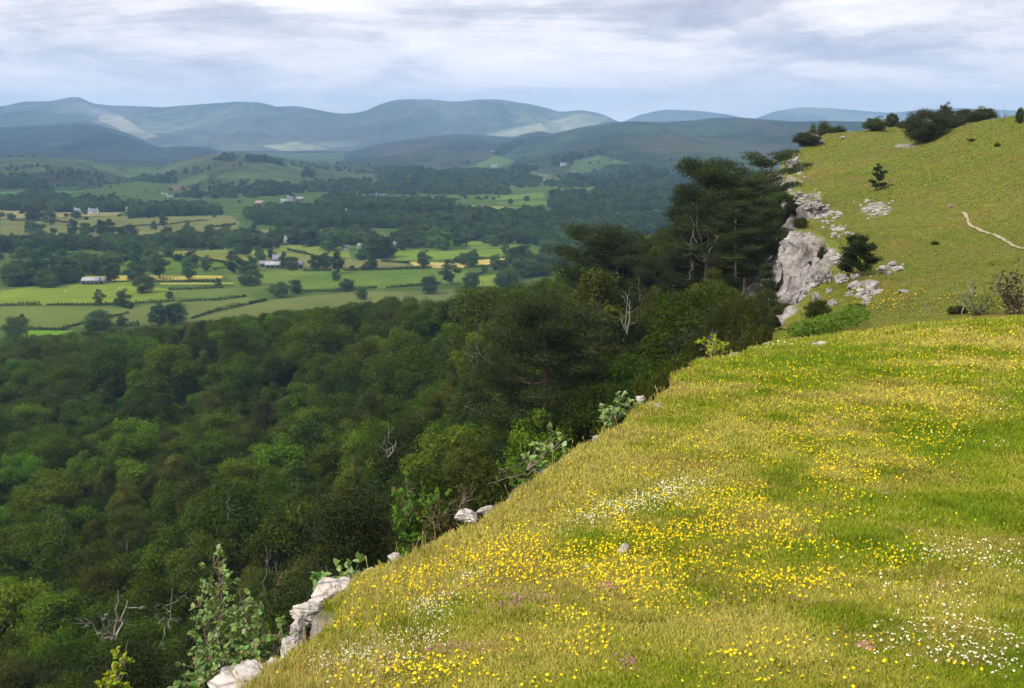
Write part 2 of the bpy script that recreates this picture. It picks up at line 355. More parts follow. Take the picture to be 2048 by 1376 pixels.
FIELDS = [
 (Z1, (.105, .150, .020), [(0, 1115), (300, 1075), (700, 1070), (900, 1110), (910, 1165), (700, 1180), (230, 1190), (0, 1190)]),
 (Z1, (.30, .275, .06), [(560, 1062), (560, 1035), (700, 1035), (1180, 1035), (1170, 1050), (900, 1062)]),
 (Z1, (.28, .26, .06), [(410, 1055), (420, 1035), (560, 1038), (560, 1060)]),
 (Z1, (.24, .25, .06), [(850, 1073), (1250, 1072), (1250, 1080), (850, 1080)]),
 (Z1, (.092, .125, .030), [(0, 1200), (660, 1200), (690, 1225), (550, 1290), (350, 1315), (0, 1310)]),
 (Z1, (.085, .110, .032), [(690, 1195), (1300, 1150), (1420, 1165), (1150, 1220), (850, 1290), (580, 1300), (560, 1270)]),
 (Z1, (.16, .115, .055), [(250, 1376), (880, 1295), (920, 1310), (520, 1400)]),
 (Z1, (.10, .21, .015), [(130, 1325), (400, 1325), (300, 1350), (100, 1365)]),
 (Z1, (.070, .105, .025), [(900, 1110), (1430, 1090), (1300, 1145), (940, 1165)]),
 (Z1, (.095, .115, .035), [(1450, 1160), (1852, 1120), (2800, 1100), (2800, 1250), (1500, 1330), (1000, 1340), (900, 1290)]),
 (Z1, (.115, .125, .042), [(0, 740), (650, 720), (1220, 720), (1270, 760), (1240, 820), (900, 840), (0, 840)]),
 (Z1, (.18, .165, .07), [(0, 690), (640, 700), (640, 715), (0, 735)]),
 (Z1, (.115, .135, .030), [(820, 895), (1470, 905), (1650, 930), (1640, 980), (1380, 960), (1200, 960), (850, 930)]),
 (Z1, (.115, .15, .03), [(1360, 870), (1852, 880), (1852, 940), (1650, 925), (1470, 900)]),
 (Z1, (.065, .115, .018), [(240, 920), (820, 930), (1200, 965), (1240, 1000), (600, 1030), (50, 1010), (50, 950)]),
 (Z1, (.080, .120, .024), [(1180, 1020), (1852, 990), (1852, 1090), (1600, 1110), (1250, 1095)]),
 (Z2, (.33, .27, .10), [(850, 962), (1140, 970), (1150, 992), (950, 994), (870, 982)]),
 (Z2, (.32, .265, .09), [(1170, 955), (1360, 940), (1362, 972), (1200, 980)]),
 (Z2, (.090, .140, .022), [(770, 900), (1340, 893), (1340, 940), (770, 957)]),
 (Z2, (.110, .115, .045), [(200, 930), (760, 955), (860, 985), (500, 1000), (200, 985)]),
 (Z2, (.072, .120, .022), [(290, 1015), (1010, 1000), (1180, 1015), (1170, 1070), (700, 1100), (290, 1100)]),
 (Z2, (.115, .165, .028), [(1210, 1040), (1380, 1015), (1320, 1105), (1200, 1105)]),
 (Z2, (.18, .20, .055), [(1090, 668), (1200, 662), (1360, 668), (1340, 680), (1110, 702)]),
 (Z2, (.10, .15, .035), [(1360, 668), (1640, 690), (1600, 725), (1400, 710)]),
 (Z2, (.095, .15, .035), [(1230, 622), (1550, 593), (1560, 625), (1240, 636)]),
 (Z2, (.085, .14, .03), [(1300, 645), (1580, 640), (1590, 662), (1300, 658)]),
 (Z2, (.10, .155, .035), [(1630, 640), (1700, 610), (1810, 605), (1820, 640), (1700, 650)]),
 (Z2, (.10, .155, .035), [(1770, 732), (1860, 715), (1860, 735)]),
 (Z2, (.115, .135, .05), [(900, 690), (1060, 690), (1060, 705), (880, 705)]),
 (Z2, (.12, .13, .045), [(0, 790), (660, 785), (660, 820), (0, 830)]),
 (Z2, (.10, .15, .035), [(320, 665), (410, 650), (410, 690), (330, 692)]),
 (Z2, (.10, .15, .03), [(1080, 860), (1270, 850), (1440, 820), (1430, 890), (1180, 890)]),
 (Z3, (.14, .17, .05), [(170, 672), (300, 655), (455, 648), (450, 665), (230, 688)]),
 (Z3, (.13, .16, .06), [(650, 648), (740, 630), (790, 640), (790, 665), (680, 670)]),
 (Z3, (.09, .14, .035), [(40, 590), (130, 555), (235, 555), (230, 590), (60, 602)]),
 (Z3, (.10, .15, .035), [(0, 640), (40, 645), (30, 665), (0, 660)]),
 (Z3, (.09, .15, .03), [(0, 812), (50, 818), (0, 840)]),
 (Z3, (.07, .13, .03), [(0, 945), (90, 885), (60, 930), (0, 970)]),
]
def paint(px, py, base, fields, ex=1.0):
    c = np.empty(px.shape + (3,)); c[:] = base
    for fn, col, poly in fields:
        P = [fn(p) for p in poly]; m = inpoly(px, py, P); c[m] = col
    return c
jx = vpx + 1.3 * vnoise(VX / 14, VY / 30, None, 50); jy = vpy + .35 * vnoise(VX / 17, VY / 30, None, 51)
vc = paint(jx, jy, G0, FIELDS) * np.array([1.12, 1.08, 1.0])
def land_mat(name, b1, b2, sc, bump=1.0, cell=None):
    m, t, o = nt(name); tc = N(t, 'ShaderNodeTexCoord'); v = tc.outputs['Object']
    a = N(t, 'ShaderNodeAttribute', attribute_name='Col')
    f = ramp(t, noise(t, sc, 8, .68, v), [(.3, b1), (.7, b2)])
    c = mix(t, a.outputs['Color'], f, 1.0, 'MULTIPLY')
    if cell:                                     # walled pastures: each enclosure its own shade, a dark wall or hedge round it
        mp = N(t, 'ShaderNodeMapping'); mp.inputs['Scale'].default_value = (1 / cell, 1 / cell / 1.5, 0); t.links.new(v, mp.inputs[0])
        vo = N(t, 'ShaderNodeTexVoronoi', feature='F1'); vo.inputs['Scale'].default_value = 1; t.links.new(mp.outputs[0], vo.inputs['Vector'])
        hs = N(t, 'ShaderNodeSeparateColor'); t.links.new(vo.outputs['Color'], hs.inputs[0])
        sz = N(t, 'ShaderNodeSeparateXYZ'); t.links.new(v, sz.inputs[0]); lo = maprange(t, sz.outputs[2], -75, -35, .75, .06)
        c = mix(t, c, ramp(t, hs.outputs[0], [(0, (.80, .82, .86)), (.5, (1, 1, 1)), (.8, (1.1, 1.15, .95)), (1, (1.25, 1.2, 1.0))]), lo, 'MULTIPLY')
        ve = N(t, 'ShaderNodeTexVoronoi', feature='DISTANCE_TO_EDGE'); ve.inputs['Scale'].default_value = 1; t.links.new(mp.outputs[0], ve.inputs['Vector'])
        c = mix(t, c, ramp(t, ve.outputs['Distance'], [(.018, (.42, .45, .5)), (.03, (1, 1, 1))]), lo, 'MULTIPLY')
    p = N(t, 'ShaderNodeBsdfPrincipled'); p.inputs['Roughness'].default_value = 1; p.inputs['Specular IOR Level'].default_value = 0
    t.links.new(c, p.inputs['Base Color'])
    b = N(t, 'ShaderNodeBump'); b.inputs['Strength'].default_value = .8; b.inputs['Distance'].default_value = bump
    t.links.new(noise(t, sc * 3, 8, .7, v), b.inputs['Height']); t.links.new(b.outputs[0], p.inputs['Normal'])
    t.links.new(p.outputs[0], o.inputs[0]); return m
M['valley_land'] = land_mat('valley pasture', (.72, .74, .75), (1.28, 1.22, 1.15), .02, .3)
vme = mesh_np('valley', np.stack([VX, VY, VZ], -1).reshape(-1, 3), gridfaces(VR, VC), M['valley_land'], True, vc.reshape(-1, 3))
tag(obj('valley_fields', vme), kind='structure')
th = np.arange(48) * math.pi / 24
tag(obj('lowland', mesh_np('lowland', np.concatenate([[[0, 0, -110]], np.stack([20000 * np.sin(th), 20000 * np.cos(th), np.full(48, -110.)], 1)]), np.array([[0, 1 + (i + 1) % 48, 1 + i] for i in range(48)]), M['valley_land'], False, np.tile([.06, .085, .035], (49, 1)))), kind='structure')
# ------------------------------------------------------------------ hills and fells
WOODC = (.022, .040, .014)
def ridge(name, crest, Yb, Yc, base, mat, fields=(), amp=.07, seed=0, rows=150, cols=620, zb=-104, back=.35, shape=1.3, wav=300., jit=2.0, yc_fn=None, cj=.0012, brown=.6):
    cr = np.array(crest, float); P = at(cr[:, 0], cr[:, 1], 1.0).T if False else np.array([at(a, b, 1.0) for a, b in cr])
    A = np.linspace(P[0, 0], P[-1, 0], cols)
    tz = np.interp(A, P[:, 0], P[:, 2])
    k = np.ones(7) / 7; tz = np.convolve(np.pad(tz, 3, 'edge'), k, 'valid')
    tz = tz + cj * .35 * fbm(A * 60, A * 0, None, seed + 5, 4)
    Yc_ = np.full(cols, float(Yc)) * (1 + .06 * fbm(A * 4, A * 0, None, seed, 3))
    zc = tz * Yc_
    ends = np.minimum(1, np.minimum(np.arange(cols), np.arange(cols)[::-1]) / 6.)
    v = np.concatenate([np.linspace(0, 1, rows), 1 + np.linspace(.02, 1, 30) * back])
    vv, AA = np.meshgrid(v, A, indexing='ij')
    Yg = np.where(vv <= 1, Yb + (Yc_ - Yb) * vv, Yc_ * (1 + (vv - 1) * .6)); Xg = AA * Yg
    up = np.sin(np.clip(vv, 0, 1) * math.pi / 2) ** shape * np.where(vv > 1, np.cos(np.clip((vv - 1) / back, 0, 1) * math.pi / 2), 1)
    H = zc - zb
    Zg = zb + H * up
    env = np.sin(np.clip(vv, 0, 1) * math.pi) ** .8
    rg = 1 - np.abs(fbm(Xg / wav, Yg / (wav * 2.6), None, seed + 1, 5)) * 2.2
    Zg = Zg + env * amp * np.maximum(H, 40) * (rg - .5) * 1.3 + env * amp * np.maximum(H, 40) * .8 * fbm(Xg / wav / 2.5, Yg / wav / 5, None, seed + 2, 4)
    # keep the body of the hill under the line of sight to its crest
    tanmax = np.minimum(tz * 1.0 - .0012 * (1 - np.clip(vv, 0, 1)), 1)
    Zg = np.where(vv < 1, np.minimum(Zg, tanmax * Yg), Zg)
    px, py, _ = proj(np.stack([Xg, Yg, Zg], -1))
    c = np.empty(px.shape + (3,)); c[:] = base
    nn = fbm(Xg / wav * 1.3, Yg / wav * .5, None, seed + 8, 5)
    c *= (1 + .28 * np.tanh(nn * 5))[..., None]; c *= (1 + .16 * np.tanh(6 * fbm(Xg / wav * 5, Yg / wav * 2, None, seed + 9, 4)))[..., None]
    br = sstep(fbm(Xg / wav * .8 + 9, Yg / wav * .35, None, seed + 11, 5), .12, .4)[..., None]
    c = c * (1 - brown * br) + np.array([.085, .066, .045]) * brown * br
    qx = px + 2.2 * jit * vnoise(Xg / wav * 2, Yg / wav, None, seed + 33) + jit * vnoise(Xg / wav * 6, Yg / wav * 3, None, seed + 3); qy = py + .5 * jit * vnoise(Xg / wav * 6, Yg / wav * 3, None, seed + 4)
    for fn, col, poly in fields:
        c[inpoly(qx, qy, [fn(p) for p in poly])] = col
    me = mesh_np(name, np.stack([Xg, Yg, Zg], -1).reshape(-1, 3), gridfaces(len(v), cols), mat, True, c.reshape(-1, 3))
    tag(obj(name, me), kind='structure')
    return np.stack([Xg, Yg, Zg], -1)
M['fell'] = land_mat('fell grass', (.55, .55, .55), (1.45, 1.43, 1.4), .010, 5.0)
M['hill'] = land_mat('hill pasture', (.6, .6, .6), (1.4, 1.38, 1.35), .02, 1.5, 150.)
I_ = lambda p: p
SUNLIT_PALE = (.19, .19, .12)
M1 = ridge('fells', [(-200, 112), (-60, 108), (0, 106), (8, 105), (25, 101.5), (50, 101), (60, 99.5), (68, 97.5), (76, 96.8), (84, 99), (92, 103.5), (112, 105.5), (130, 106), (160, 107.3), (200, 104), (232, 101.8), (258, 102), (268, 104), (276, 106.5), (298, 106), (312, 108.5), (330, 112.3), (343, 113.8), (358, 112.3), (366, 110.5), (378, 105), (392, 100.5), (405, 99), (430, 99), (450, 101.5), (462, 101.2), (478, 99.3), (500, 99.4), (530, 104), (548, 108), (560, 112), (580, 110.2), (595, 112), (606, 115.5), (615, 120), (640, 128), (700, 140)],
      5200, 11000, (.092, .106, .074), M['fell'], [(I_, (.21, .20, .15), [(62, 103), (84, 103), (104, 110), (122, 117), (140, 127), (160, 137), (146, 139), (122, 130), (104, 121), (84, 111)]), (I_, (.17, .18, .12), [(480, 137), (510, 128), (545, 122), (580, 113), (606, 118), (600, 125), (560, 136)]), (I_, (.17, .18, .11), [(285, 152), (262, 146), (300, 141), (330, 150)])],  # pale polygons: sun patches painted into the fell colour
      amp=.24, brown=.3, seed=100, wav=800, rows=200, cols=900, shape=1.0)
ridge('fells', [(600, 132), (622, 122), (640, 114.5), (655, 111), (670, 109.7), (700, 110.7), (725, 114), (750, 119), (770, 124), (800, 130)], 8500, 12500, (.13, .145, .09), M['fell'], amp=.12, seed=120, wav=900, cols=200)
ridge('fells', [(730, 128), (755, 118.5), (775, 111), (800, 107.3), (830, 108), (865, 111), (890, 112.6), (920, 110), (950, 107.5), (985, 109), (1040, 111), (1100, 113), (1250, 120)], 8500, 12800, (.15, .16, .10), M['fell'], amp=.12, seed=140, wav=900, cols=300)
ridge('hills', [(-200, 128), (-40, 126), (8, 127), (50, 124), (80, 122), (98, 125), (118, 130), (140, 138), (160, 143), (185, 142), (205, 143), (222, 149), (240, 156), (262, 165)], 2650, 6600, (.028, .036, .026), M['fell'], amp=.3, brown=.12, seed=160, wav=420, cols=400, shape=1.1)  # dark base colour carries this spur's weaker light
ridge('hills', [(280, 172), (305, 162), (330, 156), (360, 149), (388, 142), (420, 138), (445, 134.5), (462, 133.5), (490, 135.5), (515, 137.5), (523, 134), (540, 131), (556, 134), (590, 145)], 2600, 5200, (.038, .047, .029), M['hill'],
      [(I_, (.04, .045, .025), [(370, 160), (430, 156), (430, 161), (365, 163)])], amp=.12, seed=180, wav=380, cols=400)
L2 = ridge('hills', [(430, 160), (480, 147), (512, 142), (530, 137.5), (550, 134), (580, 127.5), (610, 122.5), (632, 121.2), (660, 122), (690, 120.5), (712, 118), (735, 117.4), (760, 119), (790, 121.5), (815, 121), (860, 121.5), (1000, 121), (1200, 124)], 1800, 4700, (.036, .052, .027), M['hill'],
      [(Z2, WOODC, [(1290, 400), (1330, 350), (1440, 310), (1440, 335), (1340, 400)]), (Z3, (.04, .04, .028), [(20, 350), (180, 290), (290, 310), (230, 340), (60, 390)]),
       (Z2, (.085, .13, .035), [(1150, 420), (1250, 390), (1400, 430), (1300, 470), (1100, 480)]), (Z2, (.085, .13, .035), [(1680, 460), (1852, 420), (1852, 470), (1700, 500)]),
       (Z3, (.08, .12, .04), [(80, 420), (130, 370), (260, 350), (420, 390), (300, 400), (120, 440)]),
       (Z2, (.12, .13, .05), [(1440, 500), (1500, 490), (1700, 530), (1500, 540)]), (Z2, (.27, .25, .13), [(1720, 515), (1830, 528), (1830, 534), (1720, 524)]),
       (Z3, WOODC, [(0, 640), (760, 640), (780, 460), (500, 400), (300, 460), (100, 450), (0, 520)])], amp=.13, seed=200, wav=330, cols=700, rows=240, shape=1.1)
L1a = ridge('hills', [(-200, 160), (-30, 160), (8, 158), (30, 157), (70, 159), (100, 163), (125, 170), (150, 178), (175, 186), (190, 192)], 1500, 2500, (.044, .060, .026), M['hill'],
      [(Z1, WOODC, [(50, 575), (210, 575), (200, 500), (50, 530)]), (Z1, (.035, .03, .025), [(210, 530), (480, 530), (430, 490), (330, 485), (250, 500)]), (Z1, (.05, .115, .03), [(0, 595), (850, 575), (850, 640), (500, 650), (0, 625)])], amp=.22, seed=220, wav=170, cols=400, shape=1.1)
L1b = ridge('hills', [(80, 190), (110, 182), (135, 174), (165, 166), (190, 159), (215, 154), (240, 152.3), (262, 154.5), (285, 159), (310, 163), (335, 166), (365, 168), (400, 172), (450, 182), (500, 192)], 1500, 2600, (.046, .064, .026), M['hill'],
      [(Z1, WOODC, [(600, 520), (760, 505), (900, 520), (940, 545), (700, 555)]), (Z1, (.11, .08, .05), [(750, 560), (950, 555), (1080, 590), (1100, 600), (850, 590)]),
       (Z1, WOODC, [(1140, 430), (1230, 430), (1230, 405), (1160, 405)]), (Z1, WOODC, [(1300, 436), (1420, 436), (1505, 465), (1500, 440), (1400, 415), (1310, 415)]),
       (Z1, (.10, .15, .035), [(1250, 620), (1500, 600), (1750, 590), (1700, 615), (1300, 640)])], amp=.12, seed=240, wav=210, cols=500, shape=1.1)
L1c = ridge('hills', [(330, 190), (365, 183), (390, 176), (410, 172), (440, 171), (480, 172), (520, 176), (560, 184), (600, 192)], 1600, 2300, WOODC, M['hill'], amp=.1, seed=260, wav=150, cols=300)
# ================================================================== PLANTS: prototypes
def crown_round(seed, Rr, H, z0, n, leaf, clumps=46, rc=(.2, .36), tint=.22, asp=.6, top=1.0, droop=None, low=-.5):
    rng = np.random.default_rng(seed); acc = Acc(); Hc = (H - z0) / 2; cz = z0 + Hc
    d = rdirs(clumps * 3, rng); d = d[d[:, 2] > low][:clumps]; k = rng.uniform(.45, .92, len(d))[:, None]
    cc = d * k * np.array([Rr, Rr, Hc]); taper = 1 - (1 - top) * np.clip(cc[:, 2] / Hc, 0, 1); cc[:, :2] *= taper[:, None]
    cc[:, 2] += cz
    rad = rng.uniform(rc[0], rc[1], len(d)) * Rr
    w = rad ** 2; w /= w.sum(); ci = rng.choice(len(d), n, p=w)
    dd = rdirs(n, rng); dd[:, 2] = np.where(rng.random(n) < .6, np.abs(dd[:, 2]), dd[:, 2])
    pos = cc[ci] + dd * rad[ci][:, None] * rng.uniform(.6, 1.1, n)[:, None] * np.array([1, 1, .8])
    pos += rng.normal(size=(n, 3)) * .05 * Rr
    nor = dd + .55 * rng.normal(size=(n, 3)); ct = rng.uniform(1 - tint, 1 + tint, len(d))
    t = ct[ci] * rng.uniform(.75, 1.25, n)
    leafcards(acc, pos, nor, leaf * rng.uniform(.6, 1.3, n), asp, rng, t, droop=droop)
    return acc, cc
def trunk_mesh(name, H, r, cc, rng, mat, nl=8, lean=.2):
    acc = Acc(); top = np.array([rng.uniform(-lean, lean), rng.uniform(-lean, lean), H * .8])
    ts = np.linspace(0, 1, 7)[:, None]; base = ts * top + np.sin(ts * 5) * .12; base[0] = [0, 0, -.6]
    tube(acc, base, np.linspace(r, r * .3, 7), 7)
    idx = rng.choice(len(cc), min(nl, len(cc)), replace=False)
    for i in idx:
        s = base[int(rng.integers(2, 6))]; e = cc[i]; q = np.linspace(0, 1, 5)[:, None]
        p = s * (1 - q) + e * q + np.array([0, 0, 1.]) * (q * (1 - q)) * -.5 * 1.0 + rng.normal(size=(5, 3)) * .06
        tube(acc, p, np.linspace(r * .42, .03, 5), 5)
    return acc.build(name, mat, True)
BARK = M['bark']
PROTO = {}
def proto_round(key, mat, seed, Rr, H, z0, n, leaf, **k):
    acc, cc = crown_round(seed, Rr, H, z0, n, leaf, **k)
    cm = acc.build(key + '_crown', mat); tm = trunk_mesh(key + '_trunk', H, .16 + .02 * Rr, cc, np.random.default_rng(seed), k.get('bark', BARK))
    PROTO[key] = (cm, tm, Rr, H)
for i in range(3):
    proto_round('oak%d' % i, M['oak'], 10 + i, 3.4 + .4 * i, 8.0 + i * .8, 1.2, 15000, .125)
    proto_round('ash%d' % i, M['ash'], 20 + i, 3.0 + .3 * i, 8.6 + i * .7, 1.5, 12000, .13, clumps=40, rc=(.22, .34), top=.8)
    proto_round('birch%d' % i, M['birch'], 30 + i, 2.6 + .2 * i, 9.4 + i * .5, 1.2, 14000, .10, clumps=70, rc=(.14, .26), top=.45, asp=.45, droop=.5)
for i in range(2):
    proto_round('haw%d' % i, M['haw'], 40 + i, 2.6, 4.6, -.5, 26000, .075, clumps=110, rc=(.15, .28), asp=.5, low=-1)
def proto_yew(key, seed, Rr, H, n, mat=None, ls=1.0, nb=120):
    rng = np.random.default_rng(seed); acc = Acc()
    hz = rng.random(nb) ** .8; ang = rng.uniform(0, 2 * math.pi, nb)
    rad = Rr * (1 - hz * .85) ** .75 * rng.uniform(.55, 1.05, nb)
    cc = np.stack([rad * np.cos(ang), rad * np.sin(ang), .3 + hz * (H - .6)], 1)
    ci = rng.integers(0, nb, n); out = np.stack([np.cos(ang), np.sin(ang), np.full(nb, .1)], 1)
    sx = rng.normal(size=(n, 3)) * np.array([.34, .34, .13]) * (min(1.1, Rr / 2.6))
    s = rng.random(n)[:, None]; pos = cc[ci] * (1 - s * np.array([.5, .5, 0])) + sx
    pos[:, 2] += -.35 * (1 - s[:, 0]) + .25
    nor = out[ci] * .5 + np.array([0, 0, .7]) + .5 * rng.normal(size=(n, 3))
    leafcards(acc, pos, nor, .11 * ls * rng.uniform(.6, 1.4, n), .28, rng, rng.uniform(.6, 1.5, n) * rng.uniform(.8, 1.2, nb)[ci])
    cm = acc.build(key + '_crown', mat or M['yew']); tm = trunk_mesh(key + '_trunk', H, .25, cc, rng, BARK)
    PROTO[key] = (cm, tm, Rr, H)
proto_yew('yew0', 51, 2.6, 6.5, 16000); proto_yew('yew1', 52, 2.2, 7.5, 15000)
proto_yew('yewN', 53, 4.6, 13, 110000, ls=.55, nb=420); proto_yew('yewM', 54, 3.8, 12, 90000, ls=.55, nb=360)
def proto_pine(key, seed, H, spread, crown_from, nl, n, trunk_r=.24, padr=1.15, leanx=0., flat=.26, hump=.7):
    """Scots pine: bare trunk, crooked limbs, flat layered pads of needles"""
    rng = np.random.default_rng(seed); tr = Acc(); ts = np.linspace(0, 1, 11)
    cx = leanx * ts ** 1.5 * H + .18 * np.sin(ts * 6 + seed); cy = .15 * np.cos(ts * 5 + seed)
    base = np.stack([cx, cy, ts * H * .93], 1); base[0, 2] = -.8
    tube(tr, base, np.linspace(trunk_r, trunk_r * .28, 11), 8)
    pads = []
    for k in range(nl):
        h = crown_from + (1 - crown_from) * (k + rng.random() * .6) / nl; a = k * 2.4 + rng.uniform(-.5, .5)
        L = spread * (math.sin(min(1., ((1 - h) / (1 - crown_from)) * .95 + .12) * math.pi * .62) ** hump) * rng.uniform(.6, 1.1)
        s = np.array([np.interp(h, ts, base[:, 0]), np.interp(h, ts, base[:, 1]), h * H * .93])
        q = np.linspace(0, 1, 6)
        dirv = np.array([math.cos(a), math.sin(a), 0])
        rise = rng.uniform(.05, .35) + .5 * max(0, h - .7)
        p = s + dirv * (q * L)[:, None] + np.array([0, 0, 1]) * (rise * L * q ** 1.6 - .12 * L * np.sin(q * 3.1))[:, None] + rng.normal(size=(6, 3)) * .05 * L * q[:, None] * .6
        tube(tr, p, np.linspace(trunk_r * (.42 - .2 * h), .025, 6), 5)
        for j in (2, 3, 4, 5):
            pads.append((p[j] + np.array([0, 0, .18]), padr * rng.uniform(.55, 1.0) * (.5 + .12 * j)))
            for e in range(2):
                a3 = a + (1 if e else -1) * rng.uniform(.6, 1.3); l2 = L * rng.uniform(.15, .38)
                e_ = p[j] + np.array([math.cos(a3) * l2, math.sin(a3) * l2, .1 + .15 * l2])
                tube(tr, [p[j], (p[j] + e_) / 2 + [0, 0, .05], e_], [.045, .035, .02], 4); pads.append((e_ + np.array([0, 0, .12]), padr * rng.uniform(.45, .85)))
    pads.append((base[-1] + [0, 0, .35], padr * .9)); pads.append((base[-1] + [.3, .2, -.3], padr * 1.1))
    pc = np.array([p for p, _ in pads]); pr = np.array([r for _, r in pads]); w = pr ** 2 / (pr ** 2).sum()
    ci = rng.choice(len(pr), n, p=w); dd = rdirs(n, rng); dd[:, 2] = np.abs(dd[:, 2]) * np.where(rng.random(n) < .8, 1, -.6)
    pos = pc[ci] + dd * pr[ci][:, None] * rng.uniform(.35, 1.05, n)[:, None] * np.array([1, 1, flat * 1.3])
    nor = dd * .7 + np.array([0, 0, .5]) + .8 * rng.normal(size=(n, 3))
    acc = Acc(); leafcards(acc, pos, nor, .12 * rng.uniform(.6, 1.4, n), .22, rng, rng.uniform(.6, 1.45, n) * rng.uniform(.8, 1.25, len(pr))[ci])
    PROTO[key] = (acc.build(key + '_crown', M['pine']), tr.build(key + '_trunk', M['pinebark'], True), spread, H)
proto_pine('pineA', 61, 16, 5.8, .14, 42, 120000, .34, 2.0, flat=.4)
proto_pine('pineB', 62, 15.5, 4.6, .36, 28, 70000, .26, 1.75, flat=.38)
proto_pine('pineC', 63, 15, 3.6, .3, 24, 52000, .22, 1.6, flat=.38)
proto_pine('pineD', 64, 11, 3.4, .72, 9, 9000, .2, 1.15, leanx=.16)
proto_pine('pineS', 65, 3.4, 1.15, .12, 14, 12000, .05, .5, flat=.95)
proto_pine('pineT', 66, 2.9, .85, .1, 9, 4000, .04, .28, flat=.6)
def plant(name, key, loc, sc, rz, label, cat, group=None, parts=('crown', 'trunk'), tilt=(0, 0)):
    o = bpy.data.objects.new(name, None); COL.objects.link(o); o.location = loc; o.rotation_euler = (tilt[0], tilt[1], rz)
    o.scale = (sc, sc, sc) if np.isscalar(sc) else sc; o.empty_display_size = .2
    cm, tm = PROTO[key][:2]
    obj(parts[0], cm, o); obj(parts[1], tm, o)
    return tag(o, label, cat, group)
def gz(x, y): return float(ground_h(np.array([x]), np.array([y]))[0])
# ------------------------------------------------------------------ special pines, yews
def stand(px, top, Y, H0):               # foot on the ground, top at pixel row `top`
    p = at(px, top, Y); z = gz(p[0], p[1]); return p[0], p[1], z, (p[2] - z) / H0
def special(name, key, px, top, Y, rz, label, cat, group=None, sxy=1.0, parts=('crown', 'trunk'), tilt=(0, 0)):
    x, y, z, s = stand(px, top, Y, PROTO[key][3]); 
    return plant(name, key, (x, y, z - .1), (s * sxy, s * sxy, s), rz, label, cat, group, parts, tilt)
special('pine_tree', 'pineA', 545, 294, 70, .4, 'biggest and darkest pine, spreading wide over the woodland just beyond the meadow edge', 'tree', 'pines below the scar', 1.02)
special('pine_tree', 'pineB', 697, 183, 106, 4.0, 'pine at the left of the tall group, its crown merging with the tallest one', 'tree', 'pines below the scar', .85)
special('pine_tree', 'pineB', 764, 196, 106, 5.0, 'dark pine tucked between the tall group and the upper crags', 'tree', 'pines below the scar', .75)
special('pine_tree', 'pineB', 712, 156, 100, 1.2, 'tall pine with a flat layered crown and bare pale lower limbs, left of the cliff', 'tree', 'pines below the scar', .95)
special('pine_tree', 'pineC', 752, 172, 98, 2.2, 'tall slim pine close against the cliff, its long bare trunk showing', 'tree', 'pines below the scar', 1.1)
special('pine_tree', 'pineC', 738, 198, 94, .2, 'dark pine filling the gap between the two tallest pines', 'tree', 'pines below the scar', 1.1)
special('pine_tree', 'pineD', 752, 149, 112, 0, 'small umbrella topped pine leaning right above the crown of the others, at the rim', 'tree', 'pines below the scar', 1.1)
special('pine_tree', 'pineB', 600, 222, 125, 3.0, 'rounded dark pine standing on the woodland skyline against the valley', 'tree', 'pines below the scar', 1.05)
special('pine_tree', 'pineC', 618, 240, 122, 1.0, 'lower dark pine beside the rounded skyline pine', 'tree', 'pines below the scar', 1.2)
special('pine_tree', 'pineA', 655, 255, 118, 2.0, 'broad open pine among bright green trees halfway to the cliff', 'tree', 'pines below the scar', .8)
for i, (px, top, Y, key, sx, lb) in enumerate([(352, 488, 34, 'yewN', .9, 'large dark yew leaning at the meadow edge left of the pale double rock'),
        (300, 578, 24, 'yewM', .75, 'dark yew directly behind the whitebeam bush at the cliff top'), (130, 640, 30, 'yewN', .8, 'dark yew at the bottom of the photo near the bleached dead branches'),
        (205, 632, 28, 'yewM', .9, 'dark yew between the dead branches and the whitebeam bush'),
        (768, 262, 80, 'yew1', 1.0, 'dark conical yew tight against the foot of the big cliff face'), (752, 300, 70, 'yew0', 1.0, 'dark yew sloping right below the cliff foot'),
        (715, 305, 62, 'yew1', .9, 'dark upright yew below the tall pines'), (775, 300, 66, 'yew0', .85, 'low dark yew under the second buttress of the cliff'), (690, 330, 55, 'yew0', .8, 'dark yew just behind the brow of the meadow')]):
    special('yew_tree', key, px, top, Y, i * 1.3, lb, 'tree', 'yews along the scar', sx)
# ------------------------------------------------------------------ the woodland on the slope
BND = np.array([(-200, 340), (0, 337), (50, 334), (100, 333), (200, 323), (250, 317), (300, 311), (370, 302), (430, 296), (500, 289), (540, 279), (575, 262), (600, 246), (625, 243), (660, 236), (690, 214), (720, 200), (760, 186), (785, 190), (800, 235), (812, 290), (830, 330), (860, 345), (1200, 400)], float)
cand = []
rng = np.random.default_rng(5)
y = 24.
while y < 470:
    stp = 4.1 + .0105 * y
    xs = np.arange(-.60 * y - 40, 60, stp); xs = xs + rng.uniform(-.4, .4, len(xs)) * stp; ys = y + rng.uniform(-.45, .45, len(xs)) * stp
    cand.append(np.stack([xs, ys], 1)); y += stp
cand = np.concatenate(cand); cd = sdist(cand[:, 0], cand[:, 1]); cand = cand[cd < -2.5]; cd = cd[cd < -2.5]
cz = ground_h(cand[:, 0], cand[:, 1])
